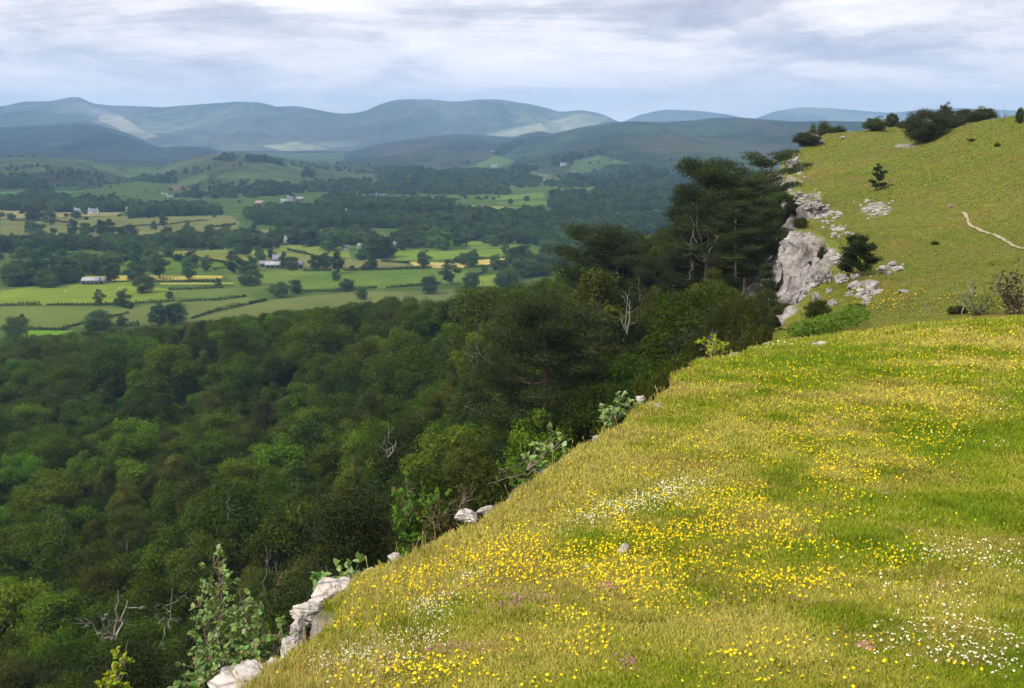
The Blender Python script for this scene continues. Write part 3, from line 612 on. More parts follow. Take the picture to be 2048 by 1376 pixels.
# big-scale mixture of kinds
kn = fbm(cand[:, 0] / 22, cand[:, 1] / 22, None, 71, 3) + .35 * rng.normal(size=len(cand))
keep = cz > -104
cand, cz, kn, cd = cand[keep], cz[keep], kn[keep], cd[keep]
trees = []
special_xy = [(at(545, 294, 70)[:2], 4.5), (at(712, 158, 100)[:2], 3), (at(600, 222, 125)[:2], 3)]
for (x, y), z, k, d in zip(cand, cz, kn, cd):
    if k < -.36: key = 'birch'
    elif k < .02: key = 'oak'
    elif k < .34: key = 'ash'
    elif k < .42: key = 'birch'
    else: key = 'oak'
    key += str(rng.integers(3)); H0 = PROTO[key][3]; s = (.56 + .8 * rng.random() ** 1.3) * (1 + .0011 * y)
    if rng.random() < .07: s *= 1.35
    if d > -6: s *= .6
    if x > -6 and y < 60: s *= .75
    if y < 115 and x > .09 * y:
        s *= .72; key = 'oak' + key[-1] if rng.random() < .6 else 'birch' + key[-1]
    px = float(proj(np.array([x, y, z + 5.]))[0])
    if (x > -34 and y < 46 and px < 420): continue
    if px > 722 and y < 97:
        s = min(s, .45)
        if px > 742: continue
    if y < 95: s = min(s, .95)
    if y < 60 and px > 400: s = min(s, .62)
    top = z + H0 * s; px, py, _ = proj(np.array([x, y, top])); b = np.interp(px, BND[:, 0], BND[:, 1])
    if px < -70 or px > 880 or py > 840: continue
    b -= rng.uniform(-1, 3)
    if py < b:
        # the tree would rise above the wood's skyline: make it smaller or leave it out
        need = at(px, b, y)[2] - z
        if need < 2.2: continue
        s = min(s, need / H0)
        if s < .25: continue
    if any(np.hypot(x - q[0], y - q[1]) < r_ and py < 500 for q, r_ in special_xy): continue
    trees.append((x, y, z - .2, s, key, px, py))
trees.sort(key=lambda t: math.hypot(t[0], t[1]) / (t[3] * 1.0))
# drop trees wholly hidden behind the meadow brow (their top is under the sight line to the rim)
def hidden(t):
    x, y, z, s, key, px, py = t; H0 = PROTO[key][3]; top = z + H0 * s
    q = np.linspace(.05, .95, 60); gx, gy = x * q, y * q
    return bool(np.any(ground_h(gx, gy) > top * q + .1))
trees = [t for t in trees if not hidden(t)]
print('WOOD trees', len(trees))
KIND = {'oak': ('oak_tree', 'round headed mid green oak'), 'ash': ('ash_tree', 'bright green feathery ash'), 'birch': ('birch_tree', 'grey green drooping birch')}
def where(px, py):
    h = 'far left' if px < 130 else 'left' if px < 280 else 'centre left' if px < 430 else 'centre' if px < 560 else 'beside the pines'
    v = 'top of the wood' if py < 375 else 'upper wood' if py < 450 else 'middle of the wood' if py < 540 else 'lower wood' if py < 620 else 'bottom of the wood'
    return 'in the %s, %s' % (v, h)
NIND = 300
for (x, y, z, s, key, px, py) in trees[:NIND]:
    nm, lb = KIND[key[:-1]]; l = '%s tree %s' % (lb, where(px, py))
    if z < -1e3: continue
    plant(nm, key, (x, y, z), (s * rng.uniform(.9, 1.15), s * rng.uniform(.9, 1.15), s), rng.uniform(0, 6.28), l, 'tree', l.replace(' tree ', ' trees '))
# geometry-node scatter: ONE object of stuff whose points carry trees
def scatter(name, pts, rots, scs, pick, protos, label, cat=None):
    me = bpy.data.meshes.new(name); me.vertices.add(len(pts)); me.vertices.foreach_set('co', np.asarray(pts, np.float32).ravel())
    for nm, typ, dat, fld in (('rz', 'FLOAT', rots, 'value'), ('sc', 'FLOAT', scs, 'value'), ('pk', 'INT', pick, 'value')):
        a = me.attributes.new(nm, typ, 'POINT'); a.data.foreach_set(fld, np.asarray(dat, np.int32 if typ == 'INT' else np.float32))
    o = obj(name, me); g = bpy.data.node_groups.new(name, 'GeometryNodeTree')
    g.interface.new_socket('Geometry', in_out='INPUT', socket_type='NodeSocketGeometry'); g.interface.new_socket('Geometry', in_out='OUTPUT', socket_type='NodeSocketGeometry')
    gi = g.nodes.new('NodeGroupInput'); go = g.nodes.new('NodeGroupOutput'); j = g.nodes.new('GeometryNodeJoinGeometry')
    def na(n, dt):
        q = g.nodes.new('GeometryNodeInputNamedAttribute'); q.data_type = dt; q.inputs[0].default_value = n; return q.outputs[0]
    rz, sc, pk = na('rz', 'FLOAT'), na('sc', 'FLOAT'), na('pk', 'INT')
    cx = g.nodes.new('ShaderNodeCombineXYZ'); g.links.new(rz, cx.inputs[2])
    mp = g.nodes.new('GeometryNodeMeshToPoints'); g.links.new(gi.outputs[0], mp.inputs[0])
    for i, po in enumerate(protos):
        oi = g.nodes.new('GeometryNodeObjectInfo'); oi.inputs[0].default_value = po; oi.transform_space = 'ORIGINAL'; oi.inputs['As Instance'].default_value = True
        ip = g.nodes.new('GeometryNodeInstanceOnPoints'); eq = g.nodes.new('FunctionNodeCompare'); eq.data_type = 'INT'; eq.operation = 'EQUAL'
        g.links.new(pk, eq.inputs[2]); eq.inputs[3].default_value = i
        g.links.new(mp.outputs[0], ip.inputs['Points']); g.links.new(eq.outputs[0], ip.inputs['Selection']); g.links.new(oi.outputs['Geometry'], ip.inputs['Instance'])
        g.links.new(cx.outputs[0], ip.inputs['Rotation']); g.links.new(sc, ip.inputs['Scale'])
        g.links.new(ip.outputs[0], j.inputs[0])
    g.links.new(j.outputs[0], go.inputs[0])
    md = o.modifiers.new('scatter', 'NODES'); md.node_group = g
    return tag(o, label, cat, None, 'stuff')
# lighter prototypes for trees 180 m and farther away; each stands in the valley as a tree of its own
def lod(key, mat, seed, Rr, H, z0, n, leaf, **k):
    acc, cc = crown_round(seed, Rr, H, z0, n, leaf, **k)
    ac2 = Acc(); tube(ac2, [[0, 0, -1], [0, 0, H * .3], [.1, 0, H * .6]], [.3, .22, .1], 6)
    PROTO[key] = (acc.build(key, mat), ac2.build(key + 't', BARK), Rr, H)
lod('vA', M['valley'], 301, 6.2, 12, -.6, 5600, .36, clumps=44, rc=(.26, .42), low=-.95); lod('vB', M['valley'], 302, 4.8, 12.5, -.6, 4200, .36, low=-.95, clumps=28, top=.8, rc=(.26, .42))
lod('vC', M['valley'], 303, 3.8, 13, -.5, 3200, .34, low=-.95, clumps=30, top=.35, rc=(.22, .36)); lod('vD', M['valley'], 304, 7, 10.5, -.8, 5600, .36, low=-.95, clumps=40, rc=(.22, .36))
VK = ['vA', 'vB', 'vC', 'vD']
# ---- valley trees
def on_valley(px, py):
    a, yy, z = ray(px, py); Y = -100 / z * yy
    for _ in range(6):
        X = a / yy * Y; Y = float(valley_z(np.array(X), np.array(Y))) / z * yy
    return a / yy * Y, Y, float(valley_z(np.array(a / yy * Y), np.array(Y)))
def vtree(zf, X, Yp, w):
    px, py = zf((X, Yp)); 
    if ray(px, py)[2] > -.03: return None
    x, y, z = on_valley(px, py)
    d = math.hypot(x, y); wid = w / 5.291 / F * d * 1.02
    return px, py, x, y, z, wid
VT1 = [(765, 1125, 85), (655, 1200, 60), (510, 1265, 45), (530, 1320, 100), (480, 1330, 60), (650, 1310, 45), (935, 1290, 100), (840, 1300, 90), (1475, 1150, 95), (1563, 1130, 65), (1002, 1055, 75), (845, 1045, 95), (715, 1058, 80), (590, 1068, 60), (945, 960, 50), (890, 932, 55), (1090, 1010, 55), (1240, 1025, 80), (1290, 1025, 60), (1335, 1015, 60), (1300, 1090, 70), (1350, 1085, 70), (1155, 1095, 35), (1505, 1000, 50), (1545, 1005, 60), (865, 775, 40), (885, 820, 50), (690, 840, 70), (540, 820, 60), (580, 825, 60), (450, 820, 50), (390, 810, 45), (285, 810, 30), (160, 805, 45), (200, 850, 90), (150, 740, 60), (200, 740, 90), (265, 765, 55), (405, 735, 50), (740, 660, 30), (600, 660, 50), (118, 1290, 30), (85, 1362, 100), (1115, 835, 50), (1000, 870, 70), (290, 985, 45), (345, 1005, 70), (130, 1000, 120), (100, 990, 60), (220, 1000, 90), (500, 1030, 130), (440, 1020, 100), (580, 1030, 120), (650, 980, 80), (735, 1010, 80), (800, 1010, 90), (790, 930, 60), (730, 925, 50), (210, 1080, 90), (150, 1085, 100), (80, 1090, 90), (370, 1070, 100), (300, 1070, 60), (60, 1060, 80), (620, 1195, 30), (530, 1190, 50), (895, 1155, 35), (1020, 980, 60), (1300, 930, 60), (1260, 920, 50), (1370, 940, 45), (1000, 840, 60), (640, 850, 60), (300, 700, 50), (60, 740, 40), (690, 675, 40), (540, 690, 60)]
VT2 = [(1062, 1080, 100), (1172, 1100, 75), (920, 992, 65), (515, 1118, 75), (590, 1160, 60), (455, 1062, 42), (460, 1025, 65), (350, 1000, 70), (405, 1000, 60), (470, 995, 60), (955, 1130, 80), (1020, 900, 90), (850, 868, 90), (690, 940, 130), (640, 940, 90), (740, 935, 70), (440, 900, 120), (310, 880, 80), (250, 870, 70), (1130, 975, 60), (1180, 985, 60), (1100, 968, 40), (1385, 1085, 80), (1100, 880, 60), (1140, 880, 50), (1400, 990, 90), (1450, 990, 100), (1500, 1000, 100), (920, 860, 80), (980, 880, 80), (1350, 925, 40), (620, 1000, 40), (650, 998, 45), (540, 1000, 25), (560, 840, 60), (610, 840, 60), (160, 840, 60), (800, 900, 50), (1300, 1005, 60), (1340, 1000, 60), (1240, 1020, 30), (400, 850, 50), (350, 850, 50), (1285, 880, 60), (1200, 790, 80), (880, 800, 110), (1130, 800, 80), (1050, 800, 70)]
def vwhere(px, py):
    row = 'on the near fields' if py > 283 else 'on the middle fields' if py > 255 else 'on the far fields' if py > 232 else 'before the foothills'
    c = 'at the far left' if px < 60 else 'left of the stone barn' if px < 82 else 'right of the stone barn' if px < 170 else 'left of the farm buildings' if px < 262 else 'right of the farm buildings' if px < 345 else 'at the centre of the valley' if px < 430 else 'beside the hay fields' if px < 510 else 'close above the wooded slope'
    return '%s %s' % (row, c)
seen = 0
for zf, L in ((Z1, VT1), (Z2, VT2)):
    for (X, Yp, w) in L:
        r_ = vtree(zf, X, Yp, w)
        if not r_: continue
        px, py, x, y, z, wid = r_; key = VK[[0, 1, 3, 0, 1, 2][seen % 6]]; seen += 1
        s = wid / (2 * PROTO[key][2] * .86); sz = s * rnd.uniform(.85, 1.1)
        sz = min(sz, 15. / PROTO[key][3] * 1.2)
        shp = 'broad rounded' if w > 80 else 'round headed' if w > 50 else 'small round'
        lb = '%s dark green tree standing %s' % (shp, vwhere(px, py))
        o = plant('broadleaf_tree', key, (x, y, z), (s, s, sz), rnd.uniform(0, 6.28), lb, 'tree', lb.replace('tree', 'trees'))
vprotos = []
pc_ = {o.data.name: o for o in bpy.data.objects if o.type == 'MESH' and o.name.startswith('crown')}
for k in VK: vprotos.append(pc_[PROTO[k][0].name])
rest = trees[NIND:]
# slope wood beyond the nearest trees uses the full crowns when near, light crowns when far
allk = ['oak0', 'oak1', 'oak2', 'ash0', 'ash1', 'ash2', 'birch0', 'birch1', 'birch2']
full = [pc_.get(PROTO[k][0].name) for k in allk]
pp, rz_, sc_, pk_ = [], [], [], []
for (x, y, z, s, key, px, py) in rest:
    pp.append((x, y, z)); rz_.append(rng.uniform(0, 6.28)); sc_.append(s); pk_.append(allk.index(key))
if pp: scatter('woodland', pp, rz_, sc_, pk_, full, 'dense mixed green woodland covering the slope below the scar')
# ---- distant woods: stuff on the valley floor and hills
WOODS = [
 (Z1, [(0, 915), (400, 905), (820, 925), (820, 885), (400, 870), (0, 880)], 'dark belt of trees across the left of the valley', 5),
 (Z1, [(730, 885), (1465, 902), (1460, 855), (1300, 840), (1100, 850), (730, 860)], 'dark conifer belt ending left of the white cottage', 5),
 (Z1, [(680, 735), (900, 722), (1160, 715), (1150, 685), (900, 672), (700, 695)], 'low rounded wood on the rise behind the tan fields', 5),
 (Z2, [(-30, 735), (120, 775), (400, 790), (640, 785), (900, 790), (1100, 775), (1100, 740), (700, 735), (300, 725), (0, 705)], 'long dark wood crossing the middle of the valley', 5),
 (Z2, [(780, 880), (960, 895), (1060, 840), (1300, 870), (1440, 880), (1640, 870), (1900, 860), (1900, 750), (1300, 750), (900, 790), (800, 830)], 'broad mixed wood at the right of the valley', 6),
 (Z2, [(1340, 1100), (1380, 1000), (1500, 985), (1650, 900), (1900, 880), (1900, 950), (1700, 960), (1560, 1040), (1400, 1110)], 'wood in the valley bottom touching the foot of the wooded slope', 6),
 (Z1, [(0, 690), (400, 700), (650, 700), (640, 665), (400, 655), (0, 645)], 'trees around the hamlet below the left foothills', 5),
 (Z2, [(100, 700), (900, 705), (1060, 700), (1060, 660), (400, 640), (330, 690), (100, 690)], 'wood round the village at the foot of the hill', 5),
 (Z2, [(1240, 760), (1900, 745), (1900, 690), (1650, 690), (1620, 720), (1400, 720), (1100, 712), (1100, 745)], 'tree belts behind the bright far fields', 5),
 (Z2, [(620, 880), (660, 880), (640, 850), (560, 830), (520, 840), (380, 840), (140, 835), (140, 860), (260, 870), (500, 880)], 'garden trees around the white cottages', 5),
 (Z3, [(0, 650), (100, 655), (330, 645), (740, 640), (740, 520), (500, 500), (250, 540), (0, 560)], 'woods on the flat ground below the big hill', 9),
 (Z3, [(-40, 900), (150, 840), (560, 760), (740, 720), (740, 685), (400, 690), (-40, 720)], 'dark woods just over the wooded spur at the right', 6),
 (Z1, [(50, 1060), (420, 1055), (400, 1100), (50, 1105)], 'thicket left of the stone barn', 6),
]
def tri_area(P):
    a = P[1:, :-1] - P[:-1, :-1]; b = P[:-1, 1:] - P[:-1, :-1]
    return np.linalg.norm(np.cross(a, b), axis=2)
VP = np.stack([VX, VY, VZ], -1); VA_ = tri_area(VP)
def sample_surface(P, area, polys, spacing, rng, cap=2500):
    px, py, _ = proj(P[:-1, :-1]); m = np.zeros(px.shape, bool)
    for poly in polys: m |= inpoly(px, py, poly)
    w = np.where(m, area, 0).ravel(); tot = w.sum()
    if tot <= 0: return np.zeros((0, 3))
    n = int(min(cap, tot / spacing ** 2)) + 1
    i = rng.choice(len(w), n, p=w / tot); r_, c_ = i // m.shape[1], i % m.shape[1]
    f, g = rng.random(n)[:, None], rng.random(n)[:, None]
    return P[r_, c_] + (P[r_ + 1, c_] - P[r_, c_]) * f + (P[r_, c_ + 1] - P[r_, c_]) * g
def wood(name, pts, label, rng, s0=.75, s1=1.1):
    n = len(pts)
    if n: scatter(name, pts - [0, 0, .6], rng.uniform(0, 6.28, n), rng.uniform(s0, s1, n), rng.integers(0, 4, n), vprotos, label)
rng = np.random.default_rng(77)
for fn, poly, lb, sp in WOODS:
    wood('distant_wood', sample_surface(VP, VA_, [[fn(p) for p in poly]], sp * 1.35, rng), lb, rng)
HW = [(L2, [(Z2, [(640, 640), (1000, 640), (1200, 620), (1500, 590), (1560, 545), (1400, 495), (900, 480), (700, 510), (600, 600)]), (Z2, [(1290, 400), (1330, 350), (1440, 310), (1440, 335), (1340, 400)]), (Z2, [(1380, 490), (1500, 495), (1520, 470), (1400, 455)]), (Z2, [(1000, 470), (1160, 455), (1160, 420), (1090, 390), (1010, 440)]), (Z2, [(1540, 640), (1750, 620), (1750, 560), (1560, 550)]), (Z2, [(1590, 460), (1700, 440), (1852, 380), (1852, 400), (1700, 400), (1600, 420)])], 'dark woods along the lower slope of the big hill', 10),
      (L2, [(Z3, [(0, 640), (760, 640), (780, 500), (500, 420), (300, 470), (100, 470), (0, 530)])], 'hanging wood on the hill behind the tall pines', 10),
      (L1b, [(Z1, [(1140, 430), (1230, 430), (1230, 410), (1160, 410)]), (Z1, [(1300, 436), (1420, 436), (1505, 465), (1500, 445), (1400, 422), (1310, 420)]), (Z1, [(600, 530), (760, 520), (900, 530), (930, 545), (700, 555)]), (Z1, [(1290, 640), (1530, 610), (1530, 565), (1400, 555), (1300, 590)])], 'small plantations on the round green hill', 8),
      (L1b, [(Z2, [(180, 600), (600, 600), (640, 540), (500, 545), (300, 560)]), (Z2, [(280, 520), (350, 520), (330, 490), (290, 490)]), (Z1, [(850, 640), (1250, 640), (1290, 580), (1150, 590), (1100, 620)])], 'scrubby woods at the right foot of the round hill', 9),
      (L1a, [(Z1, [(0, 580), (210, 575), (200, 530), (0, 540)]), (Z1, [(130, 620), (280, 620), (270, 590), (150, 590)]), (Z1, [(50, 655), (640, 655), (560, 640), (50, 630)])], 'wood on the left foothill', 8),
      (L1c, [(Z2, [(380, 700), (1500, 700), (1300, 560), (900, 480), (560, 480), (420, 560)])], 'thick wood on the low hill before the village', 8)]
for P, polys, lb, sp in HW:
    pts = sample_surface(P, tri_area(P), [[fn(p) for p in q] for fn, q in polys], sp * 1.5, rng, 3500); wood('distant_wood', pts, lb, rng, .8, 1.2)
# single trees dotted about the far pastures (one mass of dots, too small to tell apart)
px = rng.uniform(0, 620, 600); py = rng.uniform(196, 262, 600); nz = fbm(px / 26, py / 7, None, 88, 3); ok = nz > .22
pts = np.array([on_valley(a, b) for a, b in zip(px[ok], py[ok])]); wood('hedgerow_trees', pts, 'scattered hedgerow trees and scrub on the far pastures', rng, .35, .8)
for P, s_ in ((L2, 3), (L1b, 4), (L1a, 5)):
    m = P.reshape(-1, 3); i = rng.choice(len(m), 1600); q = m[i]; a_, b_, _ = proj(q)
    ok = (fbm(q[:, 0] / 260, q[:, 1] / 260, None, 90 + s_, 3) > .1) & (b_ > 157)
    wood('hill_scrub', q[ok][:420], 'scattered trees and scrub dotted over the %s' % {3: 'big hill', 4: 'round green hill', 5: 'left foothill'}[s_], rng, .4, .85)
# ---- hedges: each a thing
HED = [(Z1, [(0, 1195), (225, 1190)]), (Z1, [(255, 1190), (480, 1192), (700, 1188)]), (Z1, [(720, 1183), (935, 1170)]), (Z1, [(955, 1174), (1160, 1165), (1310, 1145)]), (Z1, [(340, 1316), (440, 1290), (560, 1262), (690, 1232)]), (Z1, [(900, 1112), (1010, 1108), (1190, 1100)]), (Z1, [(1020, 1262), (1150, 1222), (1280, 1195), (1415, 1165)]), (Z1, [(50, 1315), (370, 1325)]), (Z1, [(700, 1188), (690, 1210), (640, 1198)]),
       (Z2, [(730, 1100), (880, 1090), (1020, 1078)]), (Z2, [(560, 1107), (680, 1100)]), (Z2, [(500, 1009), (700, 1005), (970, 995)]), (Z2, [(1080, 955), (1200, 948), (1360, 940)]), (Z2, [(700, 962), (850, 970)]), (Z2, [(1170, 1040), (1240, 1025)]), (Z2, [(0, 1185), (90, 1168)]), (Z2, [(290, 1012), (440, 1011)]), (Z2, [(590, 996), (680, 990)]),
       (Z1, [(240, 921), (420, 926)]), (Z1, [(650, 922), (820, 932)]), (Z1, [(850, 936), (1030, 945), (1200, 968)]), (Z1, [(800, 1068), (1150, 1068)]), (Z1, [(1130, 1002), (1250, 992)]), (Z2, [(200, 900), (340, 930)]), (Z2, [(780, 887), (900, 892)]), (Z2, [(1190, 1108), (1310, 1108)]), (Z1, [(470, 1335), (560, 1300), (750, 1300)]), (Z1, [(1600, 1118), (1780, 1120)]),
       (Z2, [(1140, 995), (1280, 985)]), (Z2, [(450, 1120), (560, 1108)]), (Z1, [(60, 745), (280, 748), (400, 760)]), (Z1, [(700, 775), (900, 765), (1100, 742)]), (Z1, [(1100, 782), (1250, 765)]), (Z1, [(850, 905), (1130, 900)])]
HW_L = ['below the stone barn at the far left', 'under the bright green field', 'right of the small hedge tree', 'across the near centre fields', 'curving down the near left fields', 'right of the lone round tree', 'running diagonally up from the wood edge', 'at the very bottom left of the fields', 'in the short bend by the hedge tree', 'left of the broad lone tree', 'left of a small bushy tree, near fields', 'long and dark right of the farm', 'behind the right hay field', 'left of the hay fields', 'right of the broad lone tree', 'behind the two round trees', 'just right of the farm buildings', 'between the farm and the hay fields', 'behind the left tree clumps', 'behind the barn trees', 'rising beside the light olive field', 'along the yellow strip field', 'left of the farm trees', 'below the white cottage', 'below the central tree clump', 'by the wood at the right fields', 'joining the near left clump of trees', 'below the farm buildings', 'below the right hay field', 'left of the bushy near tree', 'on the far tan field, left', 'on the far tan field, centre', 'on the far tan field, right', 'in front of the conifer belt']
for i, (fn, pl) in enumerate(HED):
    W = np.array([on_valley(*fn(p)) for p in pl]); seg = []
    for a, b in zip(W[:-1], W[1:]):
        L = np.linalg.norm(b - a); k = max(2, int(L / 2.0)); seg.append(a + (b - a) * np.linspace(0, 1, k, endpoint=False)[:, None])
    C = np.concatenate(seg); C = C[:400] if len(C) > 400 else C; r_ = np.random.default_rng(500 + i); n = len(C) * 70
    ci = r_.integers(0, len(C), n); dd = rdirs(n, r_); dd[:, 2] = np.abs(dd[:, 2])
    hh = 1.3 + .9 * fbm(C[:, 0] / 9, C[:, 1] / 9, None, 600 + i, 2)
    o0 = C.mean(0); pos = C[ci] - o0 + dd * np.stack([np.full(n, 1.3), np.full(n, 1.3), np.maximum(.6, hh[ci]) * 1.7], 1) * r_.uniform(.5, 1, (n, 1))
    acc = Acc(); leafcards(acc, pos, dd + .5 * r_.normal(size=(n, 3)), .34 * r_.uniform(.6, 1.3, n), .7, r_, r_.uniform(.4, .8, n))
    tag(obj('hedge', acc.build('hedge', M['valley']), loc=tuple(o0)), 'clipped dark field hedge ' + HW_L[i], 'hedge', 'hedges dividing the valley fields')
# ------------------------------------------------------------------ buildings
M['white'] = matte('whitewash', [(.3, (.72, .72, .70)), (.7, (.82, .82, .80))], .8)
M['slate'] = matte('slate roof', [(.3, (.13, .14, .16)), (.7, (.24, .25, .28))], 1.5)
M['grey_wall'] = matte('grey stone wall', [(.3, (.16, .145, .13)), (.7, (.32, .29, .26))], 1.2)
M['tin'] = matte('pale sheet roof', [(.3, (.24, .24, .25)), (.7, (.36, .36, .38))], .6)
M['dark'] = matte('dark opening', [(.3, (.02, .02, .022)), (.7, (.04, .04, .045))], 1)
M['red'] = matte('reddish roof', [(.3, (.32, .22, .18)), (.7, (.42, .3, .25))], 1)
def boxm(acc, x0, x1, y0, y1, z0, z1):
    V = [(x, y, z) for z in (z0, z1) for (x, y) in ((x0, y0), (x1, y0), (x1, y1), (x0, y1))]
    acc.add(V, np.array([[0, 3, 2, 1], [4, 5, 6, 7], [0, 1, 5, 4], [1, 2, 6, 5], [2, 3, 7, 6], [3, 0, 4, 7]]))
def house(name, px, py, w, d, h, rz, wall, roof, label, cat, surf=None, nwin=3, chim=1, group=None, roofh=.5, openside=False):
    w, d, h = w * .84, d * .84, h * .84
    x, y, z = surf if surf else on_valley(px, py)
    o = bpy.data.objects.new(name, None); COL.objects.link(o); o.location = (x, y, z - .3); o.rotation_euler = (0, 0, rz); tag(o, label, cat, group)
    rh = d * roofh; a = Acc()
    V = [(-w/2, -d/2, -1), (w/2, -d/2, -1), (w/2, d/2, -1), (-w/2, d/2, -1), (-w/2, -d/2, h), (w/2, -d/2, h), (w/2, d/2, h), (-w/2, d/2, h), (-w/2, 0, h + rh), (w/2, 0, h + rh)]
    a.V.append(np.array(V, float)); a.C.append(np.ones((10, 3))); a.n = 10
    a.F += [np.array([[0, 1, 5, 4], [2, 3, 7, 6], [0, 3, 2, 1]]), np.array([[1, 2, 6, 9, 5], [3, 0, 4, 8, 7]])]; a.mi.append(np.zeros(5))
    obj('wall', a.build('wall', wall), o)
    e = .35; r = Acc(); sl = rh / (d / 2)
    for s in (-1, 1):
        q = [(-w/2 - e, s * (d/2 + e), h - e * sl + .05), (w/2 + e, s * (d/2 + e), h - e * sl + .05), (w/2 + e, 0, h + rh + .05), (-w/2 - e, 0, h + rh + .05)]
        V = q + [(p[0], p[1], p[2] + .22) for p in q]; fs = np.array([[0, 3, 2, 1], [4, 5, 6, 7], [0, 1, 5, 4], [1, 2, 6, 5], [2, 3, 7, 6], [3, 0, 4, 7]])
        r.add(V, fs if s < 0 else fs[:, ::-1])
    ro = obj('roof', r.build('roof', roof), o)
    for k in range(chim):
        c = Acc(); cx = (w / 2 - .8) * (1 if k else -1); boxm(c, cx - .45, cx + .45, -.4, .4, h + rh - .4, h + rh + 1.2); obj('chimney', c.build('chimney', wall), ro)
    for k in range(nwin):
        c = Acc(); cx = -w / 2 + w * (k + .5) / nwin; 
        if openside: boxm(c, cx - w / nwin * .4, cx + w / nwin * .4, -d/2 - .06, -d/2 + .1, 0, h * .75); obj('bay_opening', c.build('opening', M['dark']), o)
        else: boxm(c, cx - .5, cx + .5, -d/2 - .06, -d/2 + .1, h * .4, h * .4 + 1.2); obj('window', c.build('window', M['dark']), o)
    return o
W_, SL, GW, TN = M['white'], M['slate'], M['grey_wall'], M['tin']
def zz(f, X, Y): return f((X, Y))
B = [
 ('barn', Z1, 485, 1078, 13, 7, 3.4, .05, GW, TN, 'long open fronted grey stone barn in front of the yellow strip field', 'barn', 4, 0, .28, True),
 ('barn', Z1, 540, 1076, 5.5, 6, 3.0, .05, GW, SL, 'small lean low grey shed at the right end of the long barn', 'shed', 1, 0, .3, True),
 ('farm_building', Z1, 1460, 992, 17, 8, 3.2, -.05, GW, TN, 'long low farm shed with a pale sheet roof in front of the farmyard', 'barn', 4, 0, .3, True),
 ('farm_building', Z1, 1473, 975, 9, 7, 5.5, .1, GW, SL, 'taller grey farmhouse rising behind the pale roofed shed', 'house', 3, 2, .5, False),
 ('farm_building', Z1, 1405, 985, 9, 6, 3, .0, GW, SL, 'dark slate roofed byre at the left end of the farm', 'barn', 2, 0, .35, True),
 ('farm_building', Z1, 1580, 990, 8, 6, 3, .1, GW, SL, 'dark shed at the right end of the farm beyond its trees', 'barn', 2, 0, .4, True),
 ('cottage', Z1, 1525, 862, 8, 5.5, 3.6, .5, W_, SL, 'white gabled cottage at the right end of the dark conifer belt', 'house', 2, 1, .6, False),
 ('cottage', Z2, 505, 900, 7, 5, 3.2, .2, W_, SL, 'low white cottage left of the round tree clump in mid valley', 'house', 2, 1, .5, False),
 ('cottage', Z2, 722, 862, 6, 5, 4.2, .9, W_, SL, 'tall white cottage showing above the tree clump in mid valley', 'house', 2, 1, .6, False),
 ('cottage', Z2, 480, 838, 7, 5, 3.2, .1, W_, SL, 'white cottage half hidden among the garden trees', 'house', 2, 1, .5, False),
 ('cottage', Z2, 775, 878, 6, 5, 2.6, .1, W_, SL, 'small white outhouse right of the round tree clump', 'house', 1, 0, .5, False),
 ('cottage', Z2, 585, 890, 6, 5, 2.8, -.2, W_, SL, 'small pale cottage between two tree clumps', 'house', 2, 0, .5, False),
 ('farmhouse', Z1, 495, 711, 13, 7, 5.2, .05, W_, SL, 'widest white farmhouse in the hamlet at the left', 'house', 4, 2, .45, False),
 ('farmhouse', Z1, 410, 704, 8, 6, 4.5, .2, W_, SL, 'small white house at the left end of the hamlet', 'house', 2, 1, .45, False),
 ('farmhouse', Z1, 680, 697, 6, 6, 4, .2, W_, SL, 'white house at the left tip of the low rounded wood', 'house', 2, 1, .45, False),
 ('farmhouse', Z1, 505, 664, 8, 6, 4, .1, W_, SL, 'white house behind the widest white farmhouse', 'house', 2, 1, .45, False),
 ('farmhouse', Z1, 622, 668, 10, 6, 4, -.1, W_, SL, 'white house among dark trees right of the hamlet', 'house', 3, 1, .45, False),
 ('farmhouse', Z1, 765, 664, 7, 6, 4, .1, GW, TN, 'grey house at the right edge of the hamlet trees', 'house', 2, 1, .45, False),
 ('village_house', Z1, 1375, 660, 14, 8, 3.5, -.35, GW, M['red'], 'long reddish roofed building at the left of the far village', 'house', 4, 0, .45, False),
 ('village_house', Z2, 212, 640, 9, 7, 5, .2, W_, SL, 'largest white house in the far village', 'house', 3, 1, .45, False),
 ('village_house', Z2, 180, 655, 10, 7, 5, .1, W_, TN, 'lower white house in front of the far village', 'house', 3, 1, .45, False),
 ('village_house', Z2, 265, 642, 11, 7, 5, .1, GW, TN, 'pale grey house at the right of the far village', 'house', 3, 1, .45, False),
 ('village_house', Z2, 514, 712, 5, 5, 5, .3, W_, SL, 'tiny white house alone in the wood right of the village', 'house', 1, 1, .5, False),
 ('village_house', Z1, 1150, 690, 8, 6, 4, .3, GW, TN, 'grey roofed house by the right tip of the low rounded wood', 'house', 2, 1, .45, False),
]
for (nm, fn, X, Yp, w, d, h, rz, wa, ro, lb, cat, nw, ch, rh, op) in B:
    px, py = fn((X, Yp)); house(nm, px, py, w, d, h, rz, wa, ro, lb, cat, None, nw, ch, 'farms and cottages in the valley', rh, op)
def on_ridge(P, px, py):
    a, b, _ = proj(P); k = np.argmin(((a - px) ** 2 + (b - py) ** 2).ravel()); return tuple(P.reshape(-1, 3)[k])
